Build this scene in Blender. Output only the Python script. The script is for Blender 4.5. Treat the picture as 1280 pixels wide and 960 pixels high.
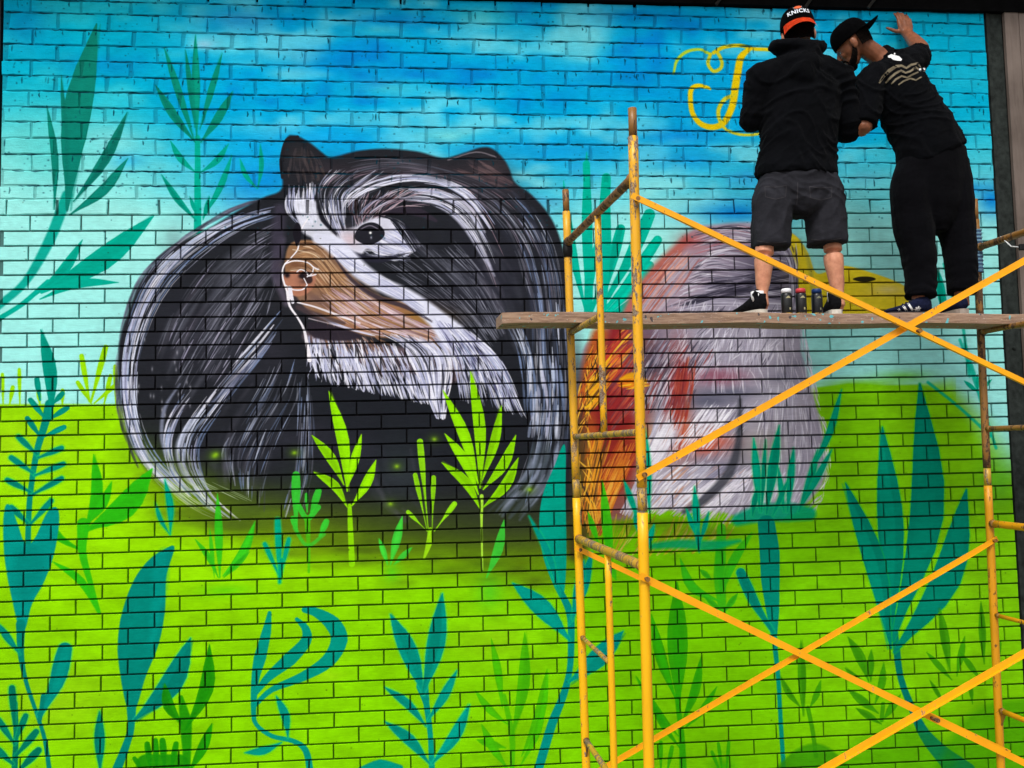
import bpy, bmesh, math, random
import numpy as np
from mathutils import Vector, Matrix, noise
from mathutils.bvhtree import BVHTree

C = bpy.context.scene
for _o in list(bpy.data.objects): bpy.data.objects.remove(_o)
rnd = random.Random(5)

# ---------------------------------------------------------------- camera (measured from the brick courses)
LENS_H = 2.30                                    # lens height above the ground
FOC, YAW, PITCH, ROLL = 1150.0, 0.074149, 0.070611, -0.021327
WALL_Y = 5.8317
cy_, sy_, cp_, sp_, cr_, sr_ = math.cos(YAW), math.sin(YAW), math.cos(PITCH), math.sin(PITCH), math.cos(ROLL), math.sin(ROLL)
CF = np.array([sy_*cp_, cy_*cp_, sp_]); _R = np.array([cy_, -sy_, 0.0]); _U = np.cross(_R, CF)
CR = cr_*_R+sr_*_U; CU = -sr_*_R+cr_*_U
cam_d = bpy.data.cameras.new('camera'); cam = bpy.data.objects.new('camera', cam_d); C.collection.objects.link(cam)
cam_d.sensor_width = 36.0; cam_d.lens = FOC/1280*36.0; cam_d.clip_end = 2000; cam_d.clip_start = .05
M = Matrix(((CR[0], CU[0], -CF[0], 0), (CR[1], CU[1], -CF[1], 0), (CR[2], CU[2], -CF[2], LENS_H), (0, 0, 0, 1)))
cam.matrix_world = M; C.camera = cam

# ---------------------------------------------------------------- world, sun, exposure
SUN_EL, SUN_AZ = math.radians(52), math.radians(205)     # azimuth from +Y, clockwise: behind the camera, to its left
w = bpy.data.worlds.new('World'); C.world = w; w.use_nodes = True
nt = w.node_tree; nt.nodes.clear()
sky = nt.nodes.new('ShaderNodeTexSky'); sky.sky_type = 'NISHITA'; sky.sun_disc = False
sky.sun_elevation = SUN_EL; sky.sun_rotation = SUN_AZ; sky.air_density = 1.0; sky.dust_density = 4.0; sky.ozone_density = .6
hs = nt.nodes.new('ShaderNodeHueSaturation'); hs.inputs['Saturation'].default_value = .25
bg = nt.nodes.new('ShaderNodeBackground'); bg.inputs['Strength'].default_value = .12
out = nt.nodes.new('ShaderNodeOutputWorld')
nt.links.new(sky.outputs[0], hs.inputs['Color']); nt.links.new(hs.outputs[0], bg.inputs[0]); nt.links.new(bg.outputs[0], out.inputs[0])
sd = bpy.data.lights.new('sun', 'SUN'); sd.energy = 1.5; sd.angle = math.radians(12); sd.color = (1, .97, .92)
sun = bpy.data.objects.new('sun', sd); C.collection.objects.link(sun)
sdir = Vector((math.sin(SUN_AZ)*math.cos(SUN_EL), math.cos(SUN_AZ)*math.cos(SUN_EL), math.sin(SUN_EL)))
sun.rotation_euler = sdir.to_track_quat('Z', 'Y').to_euler(); sun.location = (-4, -6, 12)
C.view_settings.view_transform = 'Standard'; C.view_settings.look = 'None'; C.view_settings.gamma = 1; C.view_settings.exposure = 0.34
C.render.engine = 'CYCLES'; C.cycles.max_bounces = 6
C.render.resolution_x, C.render.resolution_y = 1024, 768

def at(x, y, Y):
    """photo point at depth Y -> world point"""
    d = CF*FOC+CR*(x-640)-CU*(y-480); d = d*Y/d[1]
    return Vector((d[0], d[1], d[2]+LENS_H))
def ray(x, y):
    d = CF*FOC+CR*(x-640)-CU*(y-480); return Vector(d).normalized()

# ---------------------------------------------------------------- materials
def lin(c): return tuple(((v/255)/12.92 if v/255 <= .04045 else ((v/255+.055)/1.055)**2.4) for v in c)+(1,)
class Mat:
    def __init__(s, name, rough=.7, spec=.3, metal=0):
        s.m = bpy.data.materials.new(name); s.m.use_nodes = True; s.n = s.m.node_tree
        s.b = s.n.nodes['Principled BSDF']; s.b.inputs['Roughness'].default_value = rough; s.b.inputs['Specular IOR Level'].default_value = spec; s.b.inputs['Metallic'].default_value = metal
        s.pos = None
    def add(s, t, **k):
        q = s.n.nodes.new(t)
        for a, v in k.items(): setattr(q, a, v)
        return q
    def link(s, a, b): s.n.links.new(a, b)
    def coord(s, scale=(1, 1, 1), world=False):
        g = s.add('ShaderNodeNewGeometry') if world else s.add('ShaderNodeTexCoord')
        mp = s.add('ShaderNodeMapping'); mp.inputs['Scale'].default_value = scale
        s.link(g.outputs['Position' if world else 'Object'], mp.inputs['Vector']); return mp.outputs[0]
    def noise(s, scale, vec=None, detail=4, rough=.6):
        q = s.add('ShaderNodeTexNoise'); q.inputs['Scale'].default_value = scale; q.inputs['Detail'].default_value = detail; q.inputs['Roughness'].default_value = rough
        if vec is not None: s.link(vec, q.inputs['Vector'])
        return q.outputs['Fac']
    def ramp(s, fac, stops):
        q = s.add('ShaderNodeValToRGB'); e = q.color_ramp.elements
        while len(e) < len(stops): e.new(.5)
        for i, (p, c) in enumerate(stops): e[i].position = p; e[i].color = c
        s.link(fac, q.inputs[0]); return q.outputs[0]
    def mix(s, fac, a, b, mode='MIX'):
        q = s.add('ShaderNodeMix', data_type='RGBA', blend_type=mode)
        for sock, v in ((q.inputs[0], fac), (q.inputs[6], a), (q.inputs[7], b)):
            if hasattr(v, 'links') or hasattr(v, 'is_linked'): s.link(v, sock)
            else: sock.default_value = v
        return q.outputs[2]
    def base(s, v):
        if isinstance(v, tuple): s.b.inputs['Base Color'].default_value = v
        else: s.link(v, s.b.inputs['Base Color'])
        return s
    def bump(s, h, strength=.3, dist=.01):
        q = s.add('ShaderNodeBump'); q.inputs['Strength'].default_value = strength; q.inputs['Distance'].default_value = dist
        s.link(h, q.inputs['Height']); s.link(q.outputs[0], s.b.inputs['Normal']); return s
def W4(v): return (v, v, v, 1)

def plain(name, rgb, rough=.7, vary=.15, scale=30, bump=.1, metal=0, spec=.3):
    m = Mat(name, rough, spec, metal); v = m.coord(world=False); nz = m.noise(scale, v)
    c = lin(rgb); lo = tuple(x*(1-vary) for x in c[:3])+(1,); hi = tuple(min(1, x*(1+vary)) for x in c[:3])+(1,)
    m.base(m.ramp(nz, [(.3, lo), (.7, hi)])); m.bump(nz, bump, .005); return m.m
def cloth(name, rgb, scale=9, strength=.5):
    m = Mat(name, .95, .03); v = m.coord(); n1 = m.noise(scale, v, 3); v2 = m.coord((1, 1, 1)); n2 = m.noise(500, v2, 1)
    c = lin(rgb); m.base(m.ramp(n1, [(.3, tuple(x*.75 for x in c[:3])+(1,)), (.7, tuple(x*1.35 for x in c[:3])+(1,))]))
    h = m.mix(.12, n1, n2); m.bump(h, strength, .03); m.b.inputs['Sheen Weight'].default_value = .015; return m.m
def painted_steel(name, rgb, wear, rust=(96, 52, 24), under=(150, 138, 120), seed=0.0):
    m = Mat(name, .42, .5)
    g = m.coord(world=True); mp = m.add('ShaderNodeMapping'); mp.inputs['Location'].default_value = (seed, seed*.7, seed*1.3); mp.inputs['Scale'].default_value = (1, 1, .35); m.link(g, mp.inputs[0])
    a = m.noise(38, mp.outputs[0], 6, .7); b = m.noise(9, mp.outputs[0], 4, .6); f = m.noise(140, g, 2)
    c = lin(rgb); paint = m.ramp(b, [(.25, tuple(x*.78 for x in c[:3])+(1,)), (.75, c)])
    s = m.add('ShaderNodeMath', operation='ADD'); m.link(a, s.inputs[0]); q = m.add('ShaderNodeMath', operation='MULTIPLY'); m.link(b, q.inputs[0]); q.inputs[1].default_value = .6; m.link(q.outputs[0], s.inputs[1])
    th = 1.10-wear*.55
    k = m.ramp(s.outputs[0], [(max(0, th-.02), W4(0)), (min(1, th+.02), W4(1))])
    bare = m.ramp(f, [(.35, lin(rust)), (.65, lin(under))])
    m.base(m.mix(k, paint, bare)); rr = m.ramp(k, [(0, W4(.4)), (1, W4(.85))]); m.link(rr, m.b.inputs['Roughness'])
    m.bump(m.mix(.5, k, f), .25, .002); return m.m

# ---------------------------------------------------------------- object helpers
def link(o, parent=None):
    C.collection.objects.link(o)
    if parent is not None: o.parent = parent
    return o
def thing(name, label, cat, loc=(0, 0, 0), group=None):
    o = bpy.data.objects.new(name, None); o.location = loc; link(o); o['label'] = label; o['category'] = cat
    if group: o['group'] = group
    return o
def tag(o, label, cat, group=None):
    o['label'] = label; o['category'] = cat
    if group: o['group'] = group
    return o
def to_obj(name, bm, mat, parent=None, smooth=False, origin=None):
    """geometry is given in world space; the parent is an Empty without rotation"""
    off = Vector((0, 0, 0))
    q = parent
    while q is not None: off += q.location; q = q.parent
    if origin is not None: bmesh.ops.translate(bm, verts=bm.verts, vec=-Vector(origin))
    elif parent is not None: bmesh.ops.translate(bm, verts=bm.verts, vec=-off)
    bmesh.ops.recalc_face_normals(bm, faces=bm.faces)
    me = bpy.data.meshes.new(name); bm.to_mesh(me); bm.free()
    if smooth:
        for p in me.polygons: p.use_smooth = True
    for m in (mat if isinstance(mat, (list, tuple)) else [mat]): me.materials.append(m)
    o = bpy.data.objects.new(name, me); link(o, parent)
    if origin is not None: o.location = Vector(origin)-off
    return o
def box(bm, c, s, rot=None, bev=0.0):
    r = bmesh.ops.create_cube(bm, size=1.0); vs = r['verts']
    bmesh.ops.scale(bm, vec=s, verts=vs)
    if bev: 
        es = list({e for v in vs for e in v.link_edges}); rb = bmesh.ops.bevel(bm, geom=es, offset=bev, segments=1, affect='EDGES'); vs = list({v for f in rb['faces'] for v in f.verts} | {v for v in vs if v.is_valid})
    if rot is not None: bmesh.ops.rotate(bm, verts=vs, cent=(0, 0, 0), matrix=rot)
    bmesh.ops.translate(bm, verts=vs, vec=c); return vs
def frame_of(d, up=Vector((0, 0, 1))):
    d = d.normalized()
    if abs(d.dot(up)) > .98: up = Vector((0, 1, 0))
    x = up.cross(d).normalized(); y = d.cross(x); return x, y
def loft(bm, pts, rad, n=12, caps=True, up=Vector((0, 0, 1)), power=2.0, smooth_rings=0):
    """closed tube through pts; rad = r or (rx, ry) per point; rx lies across `up`"""
    P = [Vector(p) for p in pts]; R = [(r, r) if not isinstance(r, tuple) else r for r in (rad if isinstance(rad, list) else [rad]*len(P))]
    if smooth_rings:
        Q, S = [], []
        k = smooth_rings; e = [2*P[0]-P[1]]+P+[2*P[-1]-P[-2]]
        for i in range(len(P)-1):
            for j in range(k):
                t = j/k; a, b, c, d = e[i], e[i+1], e[i+2], e[i+3]
                Q.append(.5*(2*b+(c-a)*t+(2*a-5*b+4*c-d)*t*t+(3*b-a-3*c+d)*t**3)); tt = t*t*(3-2*t)
                S.append(tuple(R[i][q]*(1-tt)+R[i+1][q]*tt for q in (0, 1)))
        Q.append(P[-1]); S.append(R[-1]); P, R = Q, S
    rings = []
    for i, p in enumerate(P):
        d = P[min(i+1, len(P)-1)]-P[max(i-1, 0)]; x, y = frame_of(d, up)
        ring = []
        for k in range(n):
            a = 2*math.pi*k/n; ca, sa = math.cos(a), math.sin(a)
            cx = abs(ca)**(2/power)*(1 if ca >= 0 else -1); sx = abs(sa)**(2/power)*(1 if sa >= 0 else -1)
            ring.append(bm.verts.new(p+x*cx*R[i][0]+y*sx*R[i][1]))
        rings.append(ring)
    for a, b in zip(rings, rings[1:]):
        for k in range(n): bm.faces.new((a[k], a[(k+1) % n], b[(k+1) % n], b[k]))
    if caps: bm.faces.new(rings[0][::-1]); bm.faces.new(rings[-1])
    return rings
def blob(bm, c, r, rot=None, seg=14):
    q = bmesh.ops.create_uvsphere(bm, u_segments=seg, v_segments=max(6, seg*2//3), radius=1.0); vs = q['verts']
    bmesh.ops.scale(bm, vec=r if isinstance(r, (tuple, Vector)) else (r, r, r), verts=vs)
    if rot is not None: bmesh.ops.rotate(bm, verts=vs, cent=(0, 0, 0), matrix=rot)
    bmesh.ops.translate(bm, verts=vs, vec=c)
def fuse(bm, voxel, smooth=2, fold=None):
    """union of overlapping closed shapes as one continuous skin"""
    me = bpy.data.meshes.new('tmp'); bmesh.ops.recalc_face_normals(bm, faces=bm.faces); bm.to_mesh(me); bm.free()
    o = bpy.data.objects.new('tmp', me); C.collection.objects.link(o)
    m = o.modifiers.new('r', 'REMESH'); m.mode = 'VOXEL'; m.voxel_size = voxel
    if smooth: s = o.modifiers.new('s', 'SMOOTH'); s.iterations = smooth; s.factor = .5
    dg = bpy.context.evaluated_depsgraph_get(); e = o.evaluated_get(dg); m2 = bpy.data.meshes.new_from_object(e)
    bpy.data.objects.remove(o); bpy.data.meshes.remove(me)
    b = bmesh.new(); b.from_mesh(m2); bpy.data.meshes.remove(m2)
    if fold:
        b.normal_update()
        for v in b.verts: v.co += v.normal*fold(v.co)
    return b

# ---------------------------------------------------------------- the wall's courses, measured one by one
LINES = [2.4778, 2.381, 2.2939, 2.2032, 2.1156, 2.0283, 1.9393, 1.8556, 1.7635, 1.6727, 1.5803, 1.5048, 1.4377, 1.3521, 1.2621, 1.1792, 1.0964, 1.016, .9358, .8558, .7715, .6919, .6146, .5331, .4495, .3728, .2874, .2088, .1282, .0434, -.0325, -.1169, -.1968, -.2765, -.356, -.4397, -.5167, -.6021, -.6851, -.7625, -.8433, -.9263, -1.0085, -1.0901, -1.1714, -1.2548, -1.3388, -1.4183, -1.499, -1.5831]
while LINES[-1] > -2.0: LINES.append(LINES[-1]-.0816)
TILT = {i: .075-.0028*i for i in range(11)}; TILT[11] = .03; TILT[12] = .012
SC_ = 1.12; BW = .275*SC_; UZ = -2.278763*SC_
WL_, WR_ = -2.735, 3.722                         # the wall's left and right ends
def line_z(i, u):
    if i < 0: base, t = (LINES[0]+.077 if i == -1 else LINES[0]+.077+.066), .070
    else: base, t = LINES[i], TILT.get(i, 0)
    return (base+t*(.5-(u-WL_)/(WR_-WL_)))*SC_+LENS_H
# ---------------------------------------------------------------- the mural's paint
# The picture is drawn with brush strokes and spray blobs on the wall's own plane
# (metres along and up the wall); each traced point is first turned into wall metres.
TX = 400.0                                   # texels per metre of wall
U0, U1, V0, V1 = -3.15, 3.95, -2.25, 3.15    # extent of the painted sheet (x, z relative to the lens height)
TW, TH = int((U1-U0)*TX), int((V1-V0)*TX)

def wall_uv(pts):
    """photo point(s) -> wall metres -> texel coordinates"""
    p = np.atleast_2d(np.asarray(pts, float))
    d = CF*FOC + np.outer(p[:, 0]-640, CR) - np.outer(p[:, 1]-480, CU)
    s = WALL_Y/d[:, 1]
    return np.stack([(d[:, 0]*s-U0)*TX, (V1-d[:, 2]*s)*TX], 1)

def paint_mural():
    rng = np.random.default_rng(7)
    SC = TX/214.0                            # texels per traced unit
    X, Y = np.meshgrid(np.arange(TW)+.5, np.arange(TH)+.5)
    # traced coordinates of every texel, for the broad colour fields only
    wx = U0+X/TX; wz = V1-Y/TX
    den = wx*CF[0]+WALL_Y*CF[1]+wz*CF[2]
    PX = (640+FOC*(wx*CR[0]+WALL_Y*CR[1]+wz*CR[2])/den).astype(np.float32)
    PY = (480-FOC*(wx*CU[0]+WALL_Y*CU[1]+wz*CU[2])/den).astype(np.float32)
    img = np.zeros((TH, TW, 3), np.float32)

    def vnoise(sx, sy, seed):
        r = np.random.default_rng(seed)
        nx, ny = int(TW/sx)+3, int(TH/sy)+3
        g = r.random((ny, nx)).astype(np.float32)
        fx = np.arange(TW)/sx; fy = np.arange(TH)/sy
        ix = fx.astype(int); iy = fy.astype(int)
        tx = (fx-ix); ty = (fy-iy); tx = (tx*tx*(3-2*tx)).astype(np.float32); ty = (ty*ty*(3-2*ty)).astype(np.float32)
        a = g[iy][:, ix]; b = g[iy][:, ix+1]; c = g[iy+1][:, ix]; d = g[iy+1][:, ix+1]
        return (a*(1-tx)+b*tx)*(1-ty)[:, None]+(c*(1-tx)+d*tx)*ty[:, None]

    def col(c): return np.array(c, np.float32)/255.0
    def lerp(a, b, t): return a+(b-a)*t
    def sm(a, b, x):
        t = np.clip((x-a)/(b-a), 0, 1); return t*t*(3-2*t)

    def blend(x0, x1, y0, y1, m, c):
        if m.size: img[y0:y1, x0:x1] += (col(c)-img[y0:y1, x0:x1])*m[..., None]

    def spray(x, y, rx, ry, c, a=1.0, p=1.6):
        (tx, ty), = wall_uv((x, y)); rx *= SC; ry *= SC
        x0, x1 = max(0, int(tx-2.4*rx)), min(TW, int(tx+2.4*rx)); y0, y1 = max(0, int(ty-2.4*ry)), min(TH, int(ty+2.4*ry))
        if x1 <= x0 or y1 <= y0: return
        xx = (X[y0:y1, x0:x1]-tx)/rx; yy = (Y[y0:y1, x0:x1]-ty)/ry
        blend(x0, x1, y0, y1, a*np.exp(-(xx*xx+yy*yy)**(p/2)*1.2).astype(np.float32), c)

    def cat(P, n):
        P = np.asarray(P, float)
        if len(P) == 2: t = np.linspace(0, 1, n)[:, None]; return P[0]+(P[1]-P[0])*t
        Q = np.vstack([2*P[0]-P[1], P, 2*P[-1]-P[-2]])
        s = np.linspace(0, len(P)-1-1e-6, n); i = s.astype(int); t = (s-i)[:, None]
        a, b, c, d = Q[i], Q[i+1], Q[i+2], Q[i+3]
        return .5*(2*b+(c-a)*t+(2*a-5*b+4*c-d)*t**2+(3*b-a-3*c+d)*t**3)

    RAW = [False]
    def spine(P, R, c, a=1.0, soft=.8, n=None):
        """one brush mark: a curve with a radius at each point (traced units)"""
        P = np.asarray(P, float)
        if n is None: n = max(3, 4*(len(P)-1)+1)
        if np.isscalar(R): R = [R]*len(P)
        C = cat(P, n); r = np.interp(np.linspace(0, 1, n), np.linspace(0, 1, len(R)), R)*SC
        T = C if RAW[0] else wall_uv(C); s = soft*SC
        m = r.max()+s+1
        x0, x1 = max(0, int(T[:, 0].min()-m)), min(TW, int(T[:, 0].max()+m)+1)
        y0, y1 = max(0, int(T[:, 1].min()-m)), min(TH, int(T[:, 1].max()+m)+1)
        if x1 <= x0 or y1 <= y0: return
        xx = X[y0:y1, x0:x1]; yy = Y[y0:y1, x0:x1]
        D = np.full(xx.shape, 1e9)
        for k in range(n-1):
            ax, ay = T[k]; bx, by = T[k+1]; dx, dy = bx-ax, by-ay; L = dx*dx+dy*dy+1e-9
            t = np.clip(((xx-ax)*dx+(yy-ay)*dy)/L, 0, 1)
            np.minimum(D, np.hypot(xx-ax-t*dx, yy-ay-t*dy)-(r[k]+(r[k+1]-r[k])*t), out=D)
        blend(x0, x1, y0, y1, (a*np.clip(.5-D/s, 0, 1)).astype(np.float32), c)

    def mask(P, soft=1.0, n=8, smooth=True):
        P = np.asarray(P, float)
        if smooth:
            Q = np.vstack([P, P[:1]]); C = []
            m = len(P)
            for i in range(m):
                a, b, c, d = P[i-1], P[i], P[(i+1) % m], P[(i+2) % m]
                for t in np.arange(n)/n: C.append(.5*(2*b+(c-a)*t+(2*a-5*b+4*c-d)*t**2+(3*b-a-3*c+d)*t**3))
            P = np.array(C)
        T = wall_uv(P); s = soft*SC
        x0, x1 = max(0, int(T[:, 0].min()-s-1)), min(TW, int(T[:, 0].max()+s)+2)
        y0, y1 = max(0, int(T[:, 1].min()-s-1)), min(TH, int(T[:, 1].max()+s)+2)
        xx = X[y0:y1, x0:x1].astype(np.float32); yy = Y[y0:y1, x0:x1].astype(np.float32)
        ins = np.zeros(xx.shape, bool); D = np.full(xx.shape, 1e9, np.float32)
        for k in range(len(T)):
            ax, ay = T[k]; bx, by = T[(k+1) % len(T)]; dx, dy = bx-ax, by-ay
            if abs(dy) > 1e-9:
                lo, hi = (ay, by) if ay < by else (by, ay)
                r0, r1 = max(0, int(lo-y0-1)), min(y1-y0, int(hi-y0+2))
                if r1 > r0:
                    ys = yy[r0:r1]; cr = ((ay > ys) != (by > ys)) & (xx[r0:r1] < dx*(ys-ay)/dy+ax)
                    ins[r0:r1] ^= cr
            m = s+2
            a0, a1 = max(0, int(min(ax, bx)-m-x0)), min(x1-x0, int(max(ax, bx)+m-x0)+1)
            b0, b1 = max(0, int(min(ay, by)-m-y0)), min(y1-y0, int(max(ay, by)+m-y0)+1)
            if a1 > a0 and b1 > b0:
                L = dx*dx+dy*dy+1e-9; sx = xx[b0:b1, a0:a1]; sy = yy[b0:b1, a0:a1]
                t = np.clip(((sx-ax)*dx+(sy-ay)*dy)/L, 0, 1)
                D[b0:b1, a0:a1] = np.minimum(D[b0:b1, a0:a1], np.hypot(sx-ax-t*dx, sy-ay-t*dy))
        d = np.where(ins, -D, D)
        return x0, x1, y0, y1, np.clip(.5-d/s, 0, 1).astype(np.float32)

    def poly(P, c, a=1.0, soft=1.0, smooth=True, fade=None):
        x0, x1, y0, y1, m = mask(P, soft, smooth=smooth)
        m = m*a
        if fade is not None: m = m*fade(PX[y0:y1, x0:x1], PY[y0:y1, x0:x1])
        blend(x0, x1, y0, y1, m, c)

    LANCE = (.10, .32, .68, .95, 1.0, .84, .48, .05)
    CLUB = (.35, .42, .6, .85, 1.0, 1.0, .85)
    def leaf(x0, y0, x1, y1, w, c, bend=0.0, prof=LANCE, a=1.0, soft=.9, halo=None):
        if prof is LANCE: w = w*1.12
        if halo is None and y0 > 560 and c[2] > 90: halo = (24, 205, 110)
        dx, dy = x1-x0, y1-y0; L = math.hypot(dx, dy); nx, ny = -dy/L, dx/L
        P = [(x0, y0), (x0+dx*.5+nx*bend*L, y0+dy*.5+ny*bend*L), (x1, y1)]
        if halo: spine(P, [w*.5*k+1.2 for k in prof], halo, .55, 3.0, n=9)
        spine(P, [w*.5*k for k in prof], c, a, soft, n=9)
        if w > 6:                                # a second, thinner pass that did not quite cover
            v = rng.uniform(-1, 1); c2 = tuple(max(0, min(255, q*(1+.22*v))) for q in c); o = rng.uniform(-.16, .16)*w
            spine([(x+nx*o, y+ny*o) for x, y in P], [w*.28*k for k in prof], c2, .55, 2.5, n=9)

    def fur(A, B, n, ln, r, cols, a=(.5, 1), jit=.03, rag=(0, 1), edge=1.0, soft=.7, taper=True):
        """n hair strokes laid along the flow between guide curves A and B"""
        A = cat(A, 40); B = cat(B, 40)
        for _ in range(n):
            t = rng.random()**edge; s0 = rng.uniform(rag[0], max(rag[0], rag[1]-ln*.6)); l = ln*rng.uniform(.5, 1.3)
            s = np.clip(np.linspace(s0, s0+l, 4), 0, 1)*39; i = np.minimum(s.astype(int), 38); f = (s-i)[:, None]
            tt = np.clip(t+np.linspace(0, rng.normal(0, jit), 4), -.05, 1.05)[:, None]
            C = (A[i]+(A[i+1]-A[i])*f)*(1-tt)+(B[i]+(B[i+1]-B[i])*f)*tt
            rr = r*rng.uniform(.5, 1.4)
            spine(C, [rr*.35, rr, rr*.9, rr*.12] if taper else rr, cols[rng.integers(len(cols))], rng.uniform(*a), soft, n=5)

    # ---- broad fields: sky fading to mint, then lime grass
    n1 = vnoise(150, 70, 1); n2 = vnoise(46, 24, 2); n3 = vnoise(300, 150, 3); n4 = vnoise(12, 7, 4)
    q = n1*.5+n2*.25+n3*.25
    deep, mid_, pale, mint = col((0, 132, 214)), col((0, 172, 226)), col((100, 214, 236)), col((160, 240, 234))
    t1 = sm(150, 330, PY+60*(n3-.5)+np.where(PX < 300, 70*sm(300, 60, PX), 0))
    base = lerp(deep, mid_, sm(.15, .48, q)[..., None])
    base = lerp(base, pale, (sm(.46, .76, q)*.9)[..., None])
    base = lerp(base, col((0, 186, 204)), (sm(360, 60, PX)*.7)[..., None])
    base = lerp(base, col((70, 214, 214)), (sm(240, 90, PX)*sm(110, 190, PY)*.75)[..., None])
    base = lerp(base, col((0, 172, 205)), (sm(1020, 1160, PX)*.8)[..., None])
    base = lerp(base, col((120, 220, 232)), (sm(140, 60, PY)*sm(600, 660, PX)*sm(840, 700, PX)*.6*sm(.3, .6, n1))[..., None])
    img[:] = lerp(base, mint, t1[..., None])
    img[:] = lerp(img, col((150, 226, 222)), (sm(960, 1080, PX)*t1)[..., None])
    for (x, y, rx, ry, c, a) in [(330, 225, 60, 30, (0, 140, 225), .8), (420, 75, 60, 25, (0, 125, 205), .6), (400, 175, 120, 25, (10, 165, 235), .7), (500, 25, 70, 12, (0, 120, 205), .6), (120, 80, 60, 18, (0, 130, 205), .5),
            (30, 30, 40, 40, (0, 120, 180), .6), (300, 25, 60, 18, (0, 120, 200), .6), (160, 200, 25, 12, (0, 150, 225), .5), (140, 175, 40, 20, (150, 230, 235), .5), (60, 190, 60, 60, (60, 200, 200), .5),
            (800, 20, 60, 14, (0, 130, 205), .8), (760, 100, 90, 14, (0, 140, 210), .5), (860, 120, 60, 60, (0, 150, 215), .7), (700, 190, 120, 22, (0, 140, 215), .55), (920, 265, 60, 18, (0, 125, 210), .9), (850, 170, 60, 12, (0, 130, 215), .7),
            (860, 200, 50, 16, (10, 150, 220), .7), (350, 300, 40, 10, (0, 150, 220), .3), (700, 50, 60, 18, (120, 218, 228), .6), (490, 110, 45, 12, (130, 225, 220), .45), (560, 170, 50, 12, (130, 225, 220), .6), (465, 40, 40, 10, (60, 190, 205), .5),
            (1240, 250, 24, 26, (0, 120, 205), .9), (1215, 235, 20, 10, (0, 120, 205), .6), (1100, 250, 70, 30, (70, 180, 195), .6), (255, 55, 18, 8, (170, 215, 240), .7), (150, 60, 60, 14, (0, 160, 190), .4), (600, 20, 60, 16, (70, 200, 200), .5)]:
        spray(x, y, rx, ry, c, a)
    grass = lerp(col((150, 222, 2)), col((118, 205, 4)), sm(250, 900, PX)[..., None])
    grass = lerp(grass, col((124, 198, 12)), sm(860, 1200, PX)[..., None])
    grass = lerp(grass, col((122, 202, 0)), (sm(600, 900, PY)*.6)[..., None])
    grass = grass*(1+.10*(n2-.5)+.06*(n1-.5))[..., None]
    line = np.interp(PX, [0, 150, 700, 1005, 1060, 1190, 1260], [505, 505, 500, 486, 479, 484, 560])
    wd_ = 34*sm(1140, 1235, PX)
    g = sm(-1.5-wd_, 2.0+wd_, PY-line-np.where(PX > 1100, 14*(n1-.5), 0)-np.where(PX > 1195, 30*(n3-.3), 0))
    img[:] = lerp(img, grass, g[..., None])
    spray(1130, 470, 40, 8, (110, 205, 60), .7); spray(1080, 480, 60, 7, (110, 190, 10), .8); spray(1250, 600, 30, 40, (70, 160, 60), .5)
    for (x, y, rx, ry, a) in [(30, 560, 60, 40, .4), (60, 880, 90, 50, .35), (620, 800, 60, 30, .25), (410, 845, 20, 8, .3)]: spray(x, y, rx, ry, (170, 205, 30), a)

    # ---- leaves in the sky
    TE = (0, 132, 118); TE2 = (0, 172, 148); GR = (38, 178, 30); HL = (40, 215, 150)
    def plant(c, L, **k):
        for l in L: leaf(*l[:5], c, *(l[5:]), **k)
    S1 = (8, 128, 112)
    spine([(84, 244), (62, 300), (32, 352), (-4, 384)], [7, 7, 5, 5], (10, 168, 150), 1, 2.5)
    plant(S1, [(84, 262, 121, 30, 34, -.03), (68, 262, 59, 133, 9, .04), (82, 250, 76, 94, 8, .02), (92, 252, 159, 140, 13, .05), (88, 268, 160, 198, 13, .07)])
    spine([(-4, 400), (28, 380), (60, 352)], 3.2, (0, 172, 150), 1, 1.2)
    plant((0, 172, 148), [(52, 366, 192, 270, 27, .05), (46, 368, 103, 300, 13, .07), (50, 374, 148, 353, 11, -.09)])
    spine([(247, 288), (247, 172)], [5, 3.4], (0, 176, 150), 1, 1)
    plant((4, 140, 118), [(246, 176, 244, 43, 10), (243, 176, 205, 59, 9), (244, 160, 232, 62, 7), (250, 162, 278, 66, 8), (244, 178, 194, 106, 11, -.03), (251, 178, 291, 114, 11, .03)])
    plant((0, 162, 138), [(245, 216, 213, 176, 8, -.08), (250, 216, 286, 180, 8, .08), (246, 276, 202, 218, 8, -.04), (254, 272, 290, 194, 8, .04), (246, 270, 237, 245, 5), (254, 275, 262, 245, 6), (322, 236, 300, 198, 6, -.1), (322, 236, 325, 180, 6, .06)])
    S5 = (0, 182, 155)
    for l in [(735, 395, 733, 190, 11), (733, 395, 704, 226, 9, -.02), (748, 392, 758, 222, 12), (731, 392, 745, 300, 9), (738, 392, 772, 305, 11), (752, 378, 776, 286, 12), (760, 372, 812, 268, 15, .02), (758, 385, 822, 300, 12, .02), (752, 398, 812, 332, 12, .03), (745, 402, 800, 372, 10, .04)]:
        leaf(*l[:4], l[4]*1.25, S5, *(l[5:]), prof=CLUB if l[2] > 760 or l[2] == 758 else LANCE)
    spine([(735, 405), (736, 330), (733, 205)], [6, 6, 5], S5, 1, .9); spine([(752, 398), (757, 300), (757, 232)], [6, 8, 5], S5, 1, .9)
    LI = (152, 222, 4)
    for l in [(112, 502, 102, 445, 7), (114, 502, 132, 434, 8), (118, 504, 146, 480, 6), (114, 504, 97, 478, 6), (4, 506, 3, 468, 5), (25, 506, 24, 462, 5), (145, 506, 144, 458, 6), (50, 506, 48, 490, 6), (78, 506, 78, 488, 6), (12, 506, 16, 484, 6), (130, 506, 138, 470, 6)]:
        leaf(*l[:5], LI, prof=CLUB)

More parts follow.
